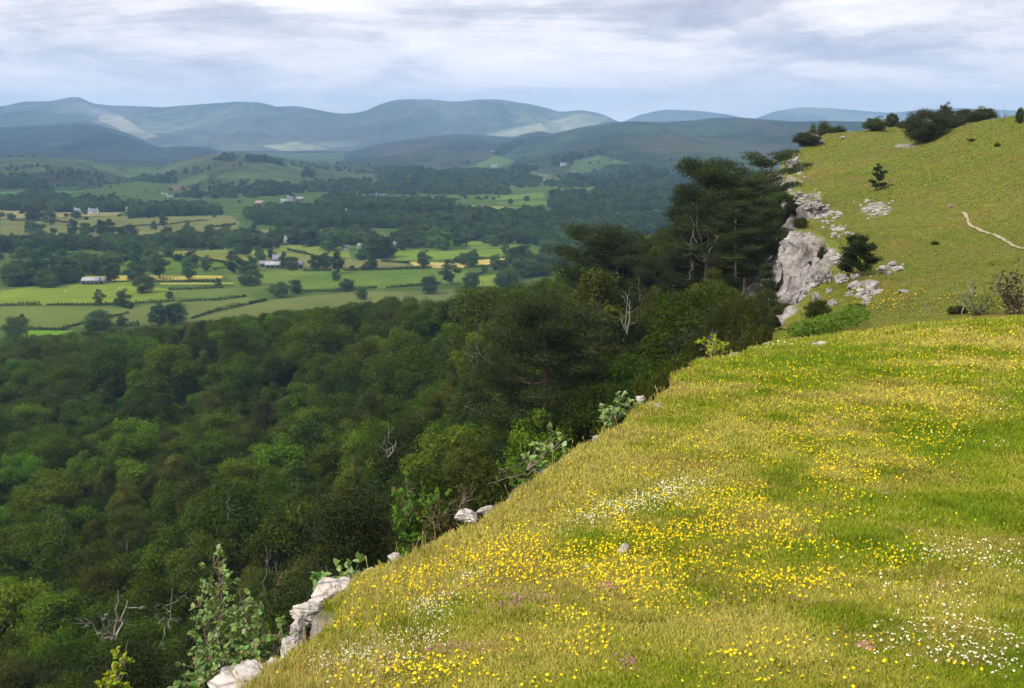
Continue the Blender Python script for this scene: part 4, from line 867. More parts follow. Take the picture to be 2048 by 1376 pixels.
for (P, fn, X, Y, w, h, lb) in [(L2, Z2, 1290, 388, 26, 7, 'white hill farm high on the shoulder of the big hill'), (L2, Z2, 1297, 463, 18, 7, 'white farmhouse lower on the shoulder of the big hill'), (L2, Z2, 1660, 455, 17, 6, 'white farm among trees on the lower slope of the big hill'),
        (L1c, Z2, 690, 640, 18, 5, 'wide pale farm group on the low wooded hill'), (L1b, Z1, 870, 620, 11, 5, 'pale house at the foot of the round green hill'), (L1b, Z1, 905, 632, 12, 5, 'pale house just right of another at the foot of the round hill')]:
    px, py = fn((X, Y)); s = on_ridge(P, px, py); house('hill_farm', px, py, w, 9, h, .1, W_, SL, lb, 'house', s, 3, 1, 'farms on the hills', .35)
# dots of sheep
M['wool'] = matte('fleece', [(.3, (.55, .53, .48)), (.7, (.75, .73, .68))], 3)
def sheep_mesh():
    a = Acc(); q = np.linspace(0, 1, 7); r = np.array([.10, .27, .33, .34, .33, .27, .08])
    tube(a, np.stack([-.5 + q * 1.0, q * 0, np.full(7, .62)], 1), r, 8); tube(a, [[.45, 0, .75], [.6, 0, .88], [.78, 0, .86], [.9, 0, .78]], [.13, .13, .11, .05], 7)
    for sx in (-.32, .3):
        for sy in (-.16, .16): tube(a, [[sx, sy, .5], [sx + .02, sy, .25], [sx, sy, 0]], [.07, .045, .04], 5)
    for sy in (-.1, .1): tube(a, [[.6, sy, .92], [.58, sy * 2, .93]], [.04, .015], 4)
    return a.build('sheep', M['wool'], True)
sm = sheep_mesh()
for k, (fn, X, Y) in enumerate([(Z1, 1555, 893), (Z1, 1585, 888), (Z1, 1570, 900), (Z1, 1545, 905), (Z1, 1190, 897), (Z1, 1175, 905), (Z1, 1100, 905), (Z1, 990, 912), (Z1, 630, 1105), (Z1, 650, 1100), (Z1, 560, 1112), (Z2, 1250, 1060), (Z2, 1280, 1068), (Z2, 1300, 1058), (Z1, 345, 1120), (Z1, 230, 1110)]):
    px, py = fn((X, Y)); lb = 'white sheep grazing %s' % vwhere(px, py); tag(obj('sheep', sm, loc=on_valley(px, py), rot=(0, 0, rnd.uniform(0, 6.28)), sc=.8), lb, 'sheep', lb.replace('white sheep', 'sheep'))
# ================================================================== ROCKS
def ico(sub):
    import bmesh
    bm = bmesh.new(); bmesh.ops.create_icosphere(bm, subdivisions=sub, radius=1)
    V = np.array([v.co[:] for v in bm.verts]); Fs = np.array([[v.index for v in f.verts] for f in bm.faces]); bm.free(); return V, Fs
ICO = ico(5); ICO4 = ico(4)
def rock(name, loc, dims, seed, label, cat='rock', mat=None, sub=5, rz=0., planes=20, group=None, rough=.05):
    V, Fs = ICO if sub == 5 else ICO4; V = V.copy(); r_ = np.random.default_rng(seed)
    D = rdirs(planes, r_); D[0] = (0, 0, 1); D[1] = (.1, -1, .25); D /= np.linalg.norm(D, axis=1)[:, None]
    for n_ in D:
        h = r_.uniform(.46, .74); e = V @ n_ - h; V = V - np.where(e > 0, e, 0)[:, None] * n_ * .93
    n1 = fbm(V[:, 0] * 2, V[:, 1] * 2, V[:, 2] * 2, seed, 5); lay = np.abs(fbm(V[:, 0] * 1.5, V[:, 1] * 1.5, V[:, 2] * 6, seed + 3, 4))
    fine = fbm(V[:, 0] * 9, V[:, 1] * 9, V[:, 2] * 14, seed + 6, 4)
    u = V / np.linalg.norm(V, axis=1)[:, None]
    V = V + u * (n1 * rough * 3.4 - lay * rough * 3.4 + fine * rough * 1.3)[:, None]
    st_ = (V[:, 2] * 3.3 + n1 * 1.2 + seed) % 1; V = V - u * (sstep(-np.abs(st_ - .5), -.16, -.04) * rough * 1.5)[:, None]
    V = V * np.array(dims) * 1.12
    return tag(obj(name, mesh_np(name, V, Fs, mat or M['stone'], False), loc=loc, rot=(0, 0, rz)), label, cat, group)
def on_ground(px, py):
    """first hit of that sight line with the ground"""
    a, yy, z = ray(px, py); Y = np.exp(np.linspace(math.log(1.5), math.log(240), 2600)); X = a / yy * Y; Z = z / yy * Y
    g = ground_h(X, Y); k = np.argmax(Z < g); 
    return np.array([X[k], Y[k], g[k]])
def prock(px, py, w, h, dep, seed, label, sink=.3, **k):
    """rock whose visible middle sits at px,py and spans w x h pixels"""
    p = on_ground(px, py + h * .4); s = p[1] / F
    k.setdefault('rz', .2); return rock('limestone_rock', (p[0], p[1] + dep * s * w * .2, p[2] + h * s * (.5 - sink)), (w * s * .62, w * s * .5 * dep, h * s * .68), seed, label, **k)
ED = np.array([p for p in nearE])
def edge_rock(px, py, w, h, seed, label, Y, **k):
    p = at(px, py, Y); s = Y / F; return rock('limestone_outcrop', tuple(p + np.array([-.01, -.08, .0])), (w * s * .66, w * s * .65, h * s * .62), seed, label, 'rock outcrop', **k)
G_ = 'pale limestone outcrops along the scar edge'
for a in [(252, 674, 58, 36, 901, 'lowest pale outcrop at the very bottom of the cut edge', 4.75), (276, 664, 34, 20, 907, 'small ledge between the lowest outcrop and the tall one', 5.0),
          (303, 628, 20, 46, 902, 'steep pinkish lower step of the tall outcrop', 5.5), (298, 645, 24, 40, 914, 'grey step nearest the whitebeam bush', 5.3), (313, 608, 32, 30, 903, 'middle step of the tall outcrop', 5.9), (332, 593, 46, 34, 904, 'large creased top block of the tall outcrop', 6.2), (352, 580, 26, 16, 905, 'flat rock joining the top block to the turf', 6.5),
          (468, 512, 27, 15, 910, 'left pale boulder of the pair halfway up the edge', 7.75), (489, 507, 18, 10, 911, 'right smaller boulder of the pair halfway up the edge', 8.0),
          (600, 437, 14, 10, 920, 'low grey rock at the left of the upper group', 10.6), (612, 435, 14, 6, 921, 'flat rock in the middle of the upper group', 10.9), (627, 430, 13, 11, 922, 'rounded boulder at the right of the upper group', 11.2),
          (641, 398, 9, 11, 923, 'upright stone on the edge near the brow', 12.6), (396, 553, 14, 8, 924, 'small stone breaking the edge among tall grass', 7.1), (372, 568, 16, 8, 925, 'half buried stone above the tall outcrop', 6.8)]:
    edge_rock(a[0], a[1], a[2], a[3], a[4], a[5], a[6], group=G_, rz=a[4] * .7)
prock(624, 549, 15, 13, 1, 930, 'white block of limestone alone in the flowers', .25); prock(659, 406, 11, 6, 1, 931, 'low stone in the turf just right of the upright edge stone')
prock(587, 567, 9, 8, 1, 932, 'small pale stone left below the white block'); prock(372, 621, 9, 5, 1, 936, 'small brown stone in the turf beside the tall outcrop', mat=M['brownstone'])
for px, py, w, h, sd, lb in [(870, 650, 30, 8, 940, 'flat brown stone at the lower right among the daisies'), (677, 644, 8, 4, 941, 'small brown stone at the bottom centre'), (756, 603, 10, 4, 942, 'thin pale stone beside a yellow flower'), (903, 473, 12, 4, 943, 'flat tan stone high in the right of the meadow'), (894, 513, 13, 3, 944, 'thin white stone in the right of the meadow'), (888, 494, 10, 3, 945, 'thin grey stone between two flat stones'), (930, 537, 6, 4, 946, 'pinkish pebble above the daisies'), (1003, 473, 14, 4, 947, 'brown stone at the right edge of the meadow'), (820, 344, 16, 4, 948, 'long low pale stone on the brow'), (1008, 600, 12, 5, 949, 'reddish stone at the right edge among the daisies')]:
    prock(px, py, w, h, 1.2, sd, lb, mat=M['brownstone'] if sd in (940, 941, 943, 947, 949) else M['stone'], sub=4, sink=.35)
for px, py, w, h, sd, lb in [(813, 139, 24, 14, 960, 'jutting block with a dark undercut at the top of the scar'), (843, 137, 7, 4, 961, 'small stone right of the jutting block'), (885, 272, 5, 4, 962, 'left of two pale stones right of the small cliff pine'), (890, 273, 7, 4, 963, 'right of two pale stones right of the small cliff pine'), (903, 264, 4, 2.5, 967, 'tiny pale stone above two others on the slope'), (905, 291, 12, 4, 964, 'flat pale stones above the yellow flower bank'), (953, 206, 7, 2.5, 965, 'pale stone at the upper end of the path'), (868, 300, 9, 12, 966, 'pale rock at the right end of the lowest buttress'), (856, 285, 14, 10, 968, 'pale rock beneath the small cliff pine'), (876, 293, 12, 5, 969, 'flat rock right of the small cliff pine'), (862, 311, 9, 4, 970, 'low stone just above the bracken')]:
    prock(px, py, w, h, 1.1, sd, lb, mat=M['stone_far'], sub=4, sink=.3)
# broken crags of the scar: each block of rock on the faces
crag = [(791, 166, 13, 24), (799, 184, 14, 18), (806, 176, 10, 12), (786, 180, 9, 12), (803, 200, 20, 14), (812, 207, 16, 13), (820, 214, 17, 12), (797, 196, 10, 12), (826, 220, 9, 5), (792, 240, 18, 20), (802, 258, 44, 62), (818, 250, 32, 40), (786, 264, 20, 44), (826, 244, 14, 14), (808, 236, 20, 10),
        (808, 290, 22, 38), (818, 284, 24, 34), (812, 302, 10, 18), (832, 266, 12, 16), (822, 275, 12, 14), (826, 296, 9, 16), (842, 267, 13, 13), (851, 280, 11, 12), (838, 284, 13, 18), (847, 297, 11, 14), (829, 306, 10, 12), (862, 296, 10, 10)]
cw = ['topmost', 'upper', 'upper small', 'upper left', 'shattered upper', 'shattered middle', 'shattered right', 'ledge', 'thin upper', 'top of the big face', 'main slab of the big face', 'right slab of the big face', 'left buttress of the big face', 'right shoulder of the big face', 'cap of the big face', 'left rib of the lower buttress', 'crest of the lower buttress', 'foot of the lower buttress', 'upper block of the lower buttress', 'middle block of the lower buttress', 'right rib of the lower buttress', 'highest of the broken rocks stepping down right', 'second of the broken rocks stepping down right', 'widest of the broken rocks stepping down right', 'fourth of the broken rocks stepping down right', 'rock just above the bracken', 'lowest right of the broken rocks']
for i, ((px, py, w, h), nm) in enumerate(zip(crag, cw)):
    gy_ = on_ground(px, py)[1]
    Y = 140 if py < 186 else 119 if py < 203 else 105 if py < 222 else 88 if py < 275 and px < 830 else 64
    if i >= 15: Y = min(max(gy_, 52), 72) - .3
    p = at(px, py, Y); s = Y / F
    rock('crag', (p[0] + .4, p[1] + .6, p[2]), (w * s * .62, w * s * .7, h * s * .62), 1000 + i, 'grey limestone crag of the scar, %s block' % nm, 'crag', M['stone_far'], 5, .6 + i, 22, 'grey crags of the scar', .11)
# loose broken stone along the rim and in the bare patches
rs_ = np.random.default_rng(314); a = Acc(); V0, F0 = ico(2); cnt = 0
for (cx_, cy_, rx_, ry_, n_) in [(876, 209, 15, 6, 34), (812, 202, 12, 9, 40), (828, 216, 12, 8, 40), (795, 178, 9, 12, 30), (790, 165, 7, 8, 16), (888, 271, 14, 4, 12), (868, 290, 12, 10, 26), (838, 232, 14, 6, 24), (843, 262, 9, 8, 20)]:
    for _ in range(n_):
        p = on_ground(cx_ + rs_.normal() * rx_ * .6, cy_ + rs_.normal() * ry_ * .6)
        if p[1] < 45: continue
        s_ = rs_.uniform(.10, .42) * (1.4 if rs_.random() < .15 else 1); V = V0 * np.array([1, rs_.uniform(.6, 1), rs_.uniform(.35, .7)]) * s_
        for q in range(7):
            nn_ = rdirs(1, rs_)[0]; e = V @ nn_ - s_ * rs_.uniform(.3, .6); V = V - np.where(e > 0, e, 0)[:, None] * nn_
        a.add(V + p + [0, 0, s_ * .1], F0)
tag(obj('scree', a.build('scree', M['stone_far'])), 'loose broken limestone scattered along the rim and bare patches', None, None, 'stuff')
# ================================================================== BUSHES on the hill
def bush(px, base, w, h, Y, key, label, name='thorn_bush', sx=1.0):
    p = at(px, base, Y); g_ = on_ground(px, base)
    if abs(g_[1] / Y - 1) < .35: p = g_; Y = p[1]
    z = gz(p[0], p[1]); top = at(px, base - h, Y)[2]; H0, R0 = PROTO[key][3], PROTO[key][2]
    sz = max(.12, (top - min(z, p[2]))) / H0; sw = w * Y / F / (2 * R0 * .93)
    return plant(name, key, (p[0], p[1], min(z, p[2]) - .05), (sw, sw, sz), px * .37, label, 'bush' if name != 'pine_tree' else 'tree', 'bushes on the hill top' if name != 'pine_tree' else None)
for a in [(875, 131, 24, 15, 150, 'haw0', 'small rounded dark bush at the left of the skyline row'), (892, 127, 13, 15, 158, 'haw1', 'narrow dark bush second in the skyline row'), (903, 128, 14, 8, 160, 'haw0', 'low bush between the narrow bush and the largest one'),
          (926, 141, 44, 34, 128, 'haw1', 'largest dark round bush on the hilltop'), (944, 126, 16, 24, 150, 'haw0', 'tall spiky bush behind the largest one'), (966, 122, 30, 14, 144, 'haw1', 'wide low bush right of the largest one'), (984, 118, 24, 12, 142, 'haw0', 'flat topped bush at the right of the skyline row'),
          (952, 128, 26, 14, 146, 'haw0', 'bushy scrub tucked behind the right side of the largest bush'), (1019, 123, 8, 17, 118, 'haw1', 'dark shrub cut by the right edge of the photo on the skyline'), (997, 147, 6, 5, 112, 'haw0', 'tiny dark gorse tuft on the green slope'), (972, 141, 7, 3, 120, 'haw0', 'flat dark tuft on the green slope'),
          (806, 146, 26, 16, 158, 'haw0', 'bush overhanging the top of the scar'), (822, 131, 26, 12, 172, 'haw1', 'bush at the very top corner of the scar'), (838, 131, 16, 6, 176, 'haw0', 'low bush behind the top corner of the scar'),
          (958, 314, 20, 10, 35, 'haw1', 'low thorn scrub left of the pale sapling'), (935, 245, 8, 5, 70, 'haw0', 'lone tuft of dark rush on the slope'),
          (800, 228, 16, 12, 96, 'haw1', 'green bush filling the notch between two crags'), (793, 214, 12, 12, 104, 'haw0', 'bush clinging under the upper crags'), (822, 318, 16, 12, 63, 'haw0', 'bush between the lower buttress and the cliff pine'), (856, 314, 20, 12, 58, 'haw1', 'dark scrub at the foot of the lower buttress'), (817, 322, 26, 26, 56, 'haw0', 'scrub against the foot of the lowest rib'), (822, 262, 10, 18, 74, 'haw0', 'dark ivy bush in the cleft between big face and buttress'), (780, 226, 18, 18, 99, 'haw1', 'bush at the left end of the ledge above the big face')]:
    bush(a[0], a[1], a[2], a[3], a[4], a[5], a[6])
bush(857, 276, 30, 38, 70, 'pineS', 'small dark pine standing on the cliff rim', 'pine_tree'); bush(877, 191, 18, 25, 118, 'pineT', 'tiny open pine alone on the grassy slope', 'pine_tree')
# shrubs that fringe the brow on its woodland side
for i, (px, top, Y, w, key) in enumerate([(700, 336, 34, 60, 'haw0'), (722, 326, 38, 56, 'haw1'), (745, 318, 42, 60, 'haw0'), (770, 318, 40, 60, 'haw1'), (790, 322, 42, 44, 'haw0'), (668, 350, 30, 56, 'haw1'), (648, 372, 28, 50, 'haw0'), (735, 290, 60, 60, 'haw1'), (760, 285, 68, 50, 'haw0'), (790, 300, 62, 40, 'haw1'), (610, 400, 26, 60, 'haw0')]):
    p = at(px, top, Y); z = gz(p[0], p[1]); z0 = max(z, p[2] - 6); sw = w * Y / F / 4.8
    plant('thorn_bush', key, (p[0], p[1], z0 - .2), (sw, sw, max(.3, (p[2] - z0)) / PROTO[key][3]), i * 1.1, ['leafy scrub just behind the brow of the meadow, %s' % q for q in ('fourth bush from the left', 'fifth bush from the left', 'below the slim pine', 'left of the bracken', 'touching the bracken', 'third bush from the left', 'behind the upright edge stone', 'at the foot of the tall pines', 'above the bracken', 'under the lowest crag', 'above the upper rock group')][i], 'bush', 'scrub behind the meadow brow')
# bracken
rng = np.random.default_rng(91); acc = Acc()
pc = []
for _ in range(170):
    px = rng.uniform(796, 862); py = np.interp(px, [796, 862], [343, 322]) + rng.uniform(-12, -1); Y = rng.uniform(30, 46); p = at(px, py, Y)
    z = gz(p[0], p[1]); pc.append((p[0], p[1], min(p[2], z + 1.0)))
pc = np.array(pc); o0 = pc.mean(0); n = 9000; ci = rng.integers(0, len(pc), n); dd = rdirs(n, rng); dd[:, 2] = np.abs(dd[:, 2]) * .6
leafcards(acc, pc[ci] - o0 + dd * .42, dd * .4 + [0, 0, .6] + .4 * rng.normal(size=(n, 3)), .07 * rng.uniform(.6, 1.4, n), .4, rng, rng.uniform(.7, 1.2, n))
tag(obj('bracken', acc.build('bracken', M['bracken']), loc=tuple(o0)), 'bright green bracken patch at the foot of the scar behind the brow', None, None, 'stuff')
# ------------------------------------------------------------------ bare trees and pale stems
def bare(name, foot, tops, r0, seed, label, mat='dead', cat='tree', rec=2, group=None):
    """foot and limb tips as world points"""
    r_ = np.random.default_rng(seed); foot = np.array(foot); a = Acc()
    def limb(s, e, r, depth):
        L = np.linalg.norm(e - s); q = np.linspace(0, 1, 7)[:, None]
        p = s * (1 - q) + e * q + r_.normal(size=(7, 3)) * L * .05 * np.sin(q * 3.14) + np.array([0, 0, -.08 * L]) * np.sin(q * 3.14)
        tube(a, p, np.linspace(r * .42, r * .12, 7), 6)
        if depth:
            for k in range(r_.integers(2, 5)):
                j = int(r_.integers(2, 6)); d_ = (e - s) / L + r_.normal(size=3) * .75; d_ /= np.linalg.norm(d_)
                limb(p[j], p[j] + d_ * L * r_.uniform(.2, .45), r * .45, depth - 1)
    for t in tops: limb(np.zeros(3), np.array(t) - foot, r0, rec)
    ch = a.build(name, M[mat], True)
    return tag(obj(name, ch, loc=tuple(foot)), label, cat, group)
def bt(px, py, Y, tops, r0, seed, label, **k):
    nm = k.pop('name', 'dead_tree'); return bare(nm, at(px, py, Y), [at(a, b, Y + dy) for a, b, dy in tops], r0, seed, label, **k)
bt(115, 640, 27, [(118, 590, 0), (100, 612, -1), (128, 600, 1), (84, 618, -1)], .09, 1, 'bleached dead tree with forked limbs at the lower left', rec=2)
bt(170, 630, 29, [(172, 588, 0), (154, 606, -1)], .06, 2, 'thin pale branched tree right of the bleached dead one')
bt(388, 458, 60, [(389, 428, 0), (396, 440, 1), (382, 440, -1)], .10, 3, 'small forked snag standing in the middle of the wood')
bt(627, 334, 48, [(625, 292, 0), (630, 300, 1), (620, 318, 0)], .07, 4, 'thin pale dead stem behind the biggest pine', rec=1)
bt(711, 353, 36, [(713, 329, 0), (708, 338, 1)], .05, 5, 'small bleached snag on the skyline of the brow', rec=2)
bt(705, 262, 97, [(690, 216, 0), (697, 205, 1), (680, 235, -1), (720, 222, 0)], .14, 6, 'bleached limbs of a dead pine among the tallest pines')
bt(478, 372, 80, [(476, 330, 0), (468, 345, 0), (488, 350, 1)], .10, 7, 'grey leafless crown showing left of the biggest pine', rec=2)
for i, (px, py, h) in enumerate([(300, 520, 46), (318, 560, 40), (228, 520, 36), (352, 470, 30), (410, 520, 40), (265, 590, 46), (276, 600, 40), (62, 545, 30), (420, 400, 26), (640, 300, 24), (690, 280, 26)]):
    Y = [70, 60, 85, 100, 62, 48, 46, 80, 130, 90, 90][i]
    bt(px, py, Y, [(px + rnd.uniform(-3, 3), py - h, 0)], .05, 20 + i, 'pale slender birch stem %s' % where(px, py), name='dead_birch', rec=1, group='pale birch stems showing through the wood')
bt(962, 320, 33, [(968, 262, 0), (958, 275, 0), (974, 282, .5)], .05, 60, 'pale barked sapling rising above the brow at the right', name='sapling', mat='dead', rec=2)
bt(927, 316, 31, [(921, 297, 0), (934, 303, .3)], .035, 61, 'small bare forked twig standing on the brow', name='bare_shrub', mat='twig', cat='shrub', rec=2)
bt(1003, 122, 122, [(1004, 105, 0), (999, 112, 0), (1008, 110, 0)], .10, 62, 'thin bare thorn tree on the skyline near the right edge', name='thorn_tree', mat='twig', rec=2)
# ------------------------------------------------------------------ broad leaved shrubs at the edge
def leafy(name, stems, leafL, per, seed, label, mat, r0=.010, cat='shrub', leafR=.12, hgt=None):
    """stems: list of world polylines; ovate leaves sit along and around them"""
    r_ = np.random.default_rng(seed); st = [np.array(s, float) for s in stems]; o0 = st[0][0].copy()
    a = Acc(); C, D = [], []
    for s in st:
        t = np.linspace(0, 1, 14); k = np.linspace(0, 1, len(s)); p = np.stack([np.interp(t, k, s[:, i]) for i in range(3)], 1) - o0
        L = np.linalg.norm(p[-1] - p[0]); p += r_.normal(size=p.shape) * .018 * L * np.sin(t * 3.1)[:, None]
        tube(a, p, np.linspace(r0, r0 * .3, 14), 6)
        for m in range(per):
            j = r_.integers(3, 14); d_ = r_.normal(size=3) + np.array([0, 0, .35]); d_ /= np.linalg.norm(d_); l = leafR * r_.uniform(.4, 1.5)
            e = p[j - 1] + (p[min(j, 13)] - p[j - 1]) * r_.random() + d_ * l
            tube(a, [p[j - 1], (p[j - 1] + e) / 2 + [0, 0, .01], e], [r0 * .3, r0 * .22, r0 * .12], 4)
            for q in range(r_.integers(4, 8)): C.append(e - d_ * l * .35 * r_.random()); D.append(d_ * .5 + r_.normal(size=3) * .8 + np.array([0, 0, .25]))
    C, D = np.array(C), np.array(D); D /= np.linalg.norm(D, axis=1)[:, None]; n = len(C)
    up = np.array([-.3, -.3, .9]) + r_.normal(size=(n, 3)) * .45; W = np.cross(D, up); W /= np.linalg.norm(W, axis=1)[:, None]; U = np.cross(W, D)
    prof = [(0, 0), (.18, .24), (.45, .36), (.75, .25), (1, 0)]; S_ = (leafL * r_.uniform(.55, 1.15, n))[:, None]; V = []
    for (l, w) in prof:
        mid = C + D * S_ * l - U * S_ * .10 * l * l
        V += [mid - W * S_ * w + U * S_ * w * .35, mid, mid + W * S_ * w + U * S_ * w * .35]
    V = np.stack(V, 1).reshape(-1, 3); q = []
    for i in range(4):
        b = i * 3; q += [[b, b + 1, b + 4, b + 3], [b + 1, b + 2, b + 5, b + 4]]
    q = np.array(q); Fs = (np.arange(n)[:, None, None] * 15 + q[None]).reshape(-1, 4)
    tint = np.repeat(np.stack([r_.uniform(.7, 1.35, n), r_.uniform(.8, 1.25, n), r_.uniform(.7, 1.3, n)], 1), 15, 0)
    f = Acc(); f.add(V, Fs, tint)
    o = bpy.data.objects.new(name, None); COL.objects.link(o); o.location = tuple(o0)
    obj('stems', a.build('stems', M['twig'], True), o); obj('leaves', f.build('leaves', mat, True), o)
    return tag(o, label, cat)
A_ = at
def fan(base, tips, mid=.12):
    b = A_(*base); out = []
    for (x, y_, Y) in tips:
        e = A_(x, y_, Y); m = b * .5 + e * .5 + np.array([rnd.uniform(-1, 1) * mid, rnd.uniform(-1, 1) * mid, rnd.uniform(-.5, 1) * mid]); out.append([b, m, e])
    return out
leafy('whitebeam_bush', fan((225, 720, 6.9), [(214, 555, 7.0), (198, 600, 7.1), (238, 588, 6.8), (205, 640, 6.9), (245, 615, 6.7), (262, 640, 6.6), (230, 650, 6.6), (190, 665, 7.0), (200, 690, 6.9), (255, 668, 6.5), (280, 632, 6.7), (293, 622, 6.8), (222, 610, 7.2), (240, 640, 7), (212, 670, 6.7), (270, 650, 6.9), (180, 690, 6.9), (248, 690, 6.6), (288, 640, 6.9), (225, 575, 7.0), (262, 622, 7.2), (235, 625, 6.9)], .16), .047, 44, 1, 'broad leaved whitebeam bush with silvery green leaves at the bottom left of the cut edge', M['whitebeam'])
leafy('whitebeam_bush', fan((333, 600, 7.0), [(326, 566, 7.0), (340, 566, 7.0), (356, 570, 7.1), (334, 578, 6.9), (350, 564, 7.1)], .05), .07, 5, 2, 'small whitebeam sprig sprouting behind the top block of the tall outcrop', M['whitebeam'], .006, leafR=.08)
leafy('whitebeam_bush', fan((527, 470, 9.6), [(538, 440, 9.8), (555, 432, 9.9), (568, 434, 10), (572, 438, 10), (548, 450, 9.7)], .08), .075, 3, 3, 'sparse whitebeam sprig leaning over the edge halfway up', M['whitebeam'], .007, leafR=.10)
leafy('whitebeam_bush', fan((612, 424, 11.9), [(606, 408, 12), (618, 404, 12), (628, 402, 12.2), (600, 418, 11.8), (622, 412, 12.1), (636, 408, 12.2)], .08), .07, 6, 4, 'small whitebeam bush above the upper rock group', M['whitebeam'], .007, leafR=.12)
leafy('yellow_green_sapling', fan((104, 720, 12), [(128, 640, 12), (120, 652, 12), (112, 668, 12), (124, 660, 12.1), (108, 682, 12), (118, 676, 11.9)], .12), .09, 10, 5, 'bright yellow green sapling at the bottom left corner', M['lime'], .012, leafR=.16)
leafy('hazel_bush', fan((420, 545, 11), [(408, 492, 11), (425, 494, 11), (436, 500, 11), (402, 512, 11), (415, 505, 11.2), (430, 515, 10.8), (410, 528, 11)], .15), .075, 16, 6, 'bright green hazel bush left of the pale double rock', M['hazel'], .010, leafR=.22)
leafy('bramble_bush', fan((448, 548, 8.2), [(436, 505, 8.3), (452, 500, 8.4), (466, 492, 8.6), (430, 525, 8.2), (476, 488, 8.7), (445, 515, 8.3)], .12), .035, 26, 7, 'reddish green bramble tangle beside the pale double rock', M['haw'], .006, leafR=.12)
leafy('bramble_bush', fan((712, 353, 17.5), [(705, 343, 17.5), (714, 338, 17.6), (722, 343, 17.8), (728, 347, 17.6)], .06), .05, 12, 8, 'yellowish bramble on the brow below the snag', M['lime'], .006, leafR=.12)
leafy('hawthorn_shrub', fan((560, 470, 12), [(500, 470, 12), (515, 478, 12), (540, 468, 12), (488, 484, 12), (520, 490, 11.5)], .15), .05, 14, 9, 'low leafy hawthorn shoots just beyond the edge below the sparse whitebeam sprig', M['hazel'], .008, leafR=.2)
leafy('thorn_shrub', fan((1016, 318, 32), [(1000, 268, 32), (1008, 272, 32), (1018, 266, 32.3), (1026, 276, 32), (996, 284, 31.6), (1012, 286, 32), (1030, 290, 32), (1004, 298, 32), (1022, 300, 31.8)], .3), .07, 26, 10, 'open dark green thorn shrub cut by the right edge above the meadow brow', M['haw'], .03, leafR=.34)
leafy('thorn_shrub', fan((976, 318, 32.5), [(966, 296, 32.5), (974, 290, 32.5), (984, 292, 32.5), (990, 300, 32.2), (960, 304, 32.5), (970, 306, 32), (980, 304, 32.4), (996, 306, 32.2)], .2), .06, 22, 11, 'low leafy thorn shrub growing around the pale barked sapling', M['hazel'], .02, leafR=.28)
# ================================================================== PATH
pp = [on_ground(x, y_) for x, y_ in [(964, 213), (966, 218), (970, 224), (978, 229), (986, 233), (995, 237), (1004, 241), (1014, 245), (1030, 250), (1060, 262)]]
pp = np.array(pp); t = np.linspace(0, len(pp) - 1, 160); C = np.stack([np.interp(t, np.arange(len(pp)), pp[:, i]) for i in (0, 1)], 1)
C += .25 * np.stack([fbm(t * .9, t * 0, None, 1, 3), fbm(t * .9, t * 0, None, 2, 3)], 1)
T_ = np.gradient(C, axis=0); T_ /= np.linalg.norm(T_, axis=1)[:, None]; Nn = np.stack([-T_[:, 1], T_[:, 0]], 1)
wd = (.13 + .09 * fbm(t * 1.7, t * 0, None, 3, 3)); rows_ = []
for k in np.linspace(-1, 1, 5): q = C + Nn * (wd * k)[:, None] ; rows_.append(np.stack([q[:, 0], q[:, 1], ground_h(q[:, 0], q[:, 1]) + .06 + .05 * (1 - k * k)], 1))
M['path'] = matte('trodden limestone path', [(.3, (.16, .14, .06)), (.6, (.30, .25, .17))], 3, bump=.02)
tag(obj('path', mesh_np('path', np.concatenate(rows_), gridfaces(5, 160), M['path'], True)), kind='structure')
# ================================================================== GRASS and FLOWERS
P0 = np.stack([GX, GY, GZ], -1)
gpx, gpy, _ = proj(P0)
vis0 = (GD[:-1, :-1] > -.12) & (gpx[:-1, :-1] > -900) & (gpx[:-1, :-1] < 1900) & (gpy[:-1, :-1] < 1500) & (rk[:-1, :-1] < .4)
vis = (GD[:-1, :-1] > -.12) & (gpx[:-1, :-1] > -60) & (gpx[:-1, :-1] < 1085) & (gpy[:-1, :-1] < 730) & (rk[:-1, :-1] < .4)
sa = (gpx[:-1, 1:] - gpx[:-1, :-1]) * (gpy[1:, :-1] - gpy[:-1, :-1]) - (gpx[1:, :-1] - gpx[:-1, :-1]) * (gpy[:-1, 1:] - gpy[:-1, :-1])
rc = RRg[:-1, :-1]
sb = np.where(vis0 & ~vis, np.abs(sa), 0) * (sa * np.sign(np.median(sa[20:300, 300:500])) > 0) * (rc < 26) * (rc > 1.2)
sa = np.where(vis, np.abs(sa), 0) * (sa * np.sign(np.median(sa[20:300, 300:500])) > 0)
def take(w, n, rng):
    w = w.ravel(); i = rng.choice(len(w), n, p=w / w.sum()); r_, c_ = i // (NC - 1), i % (NC - 1); f, g = rng.random(n)[:, None], rng.random(n)[:, None]
    return P0[r_, c_] * (1 - f) * (1 - g) + P0[r_ + 1, c_] * f * (1 - g) + P0[r_, c_ + 1] * (1 - f) * g + P0[r_ + 1, c_ + 1] * f * g
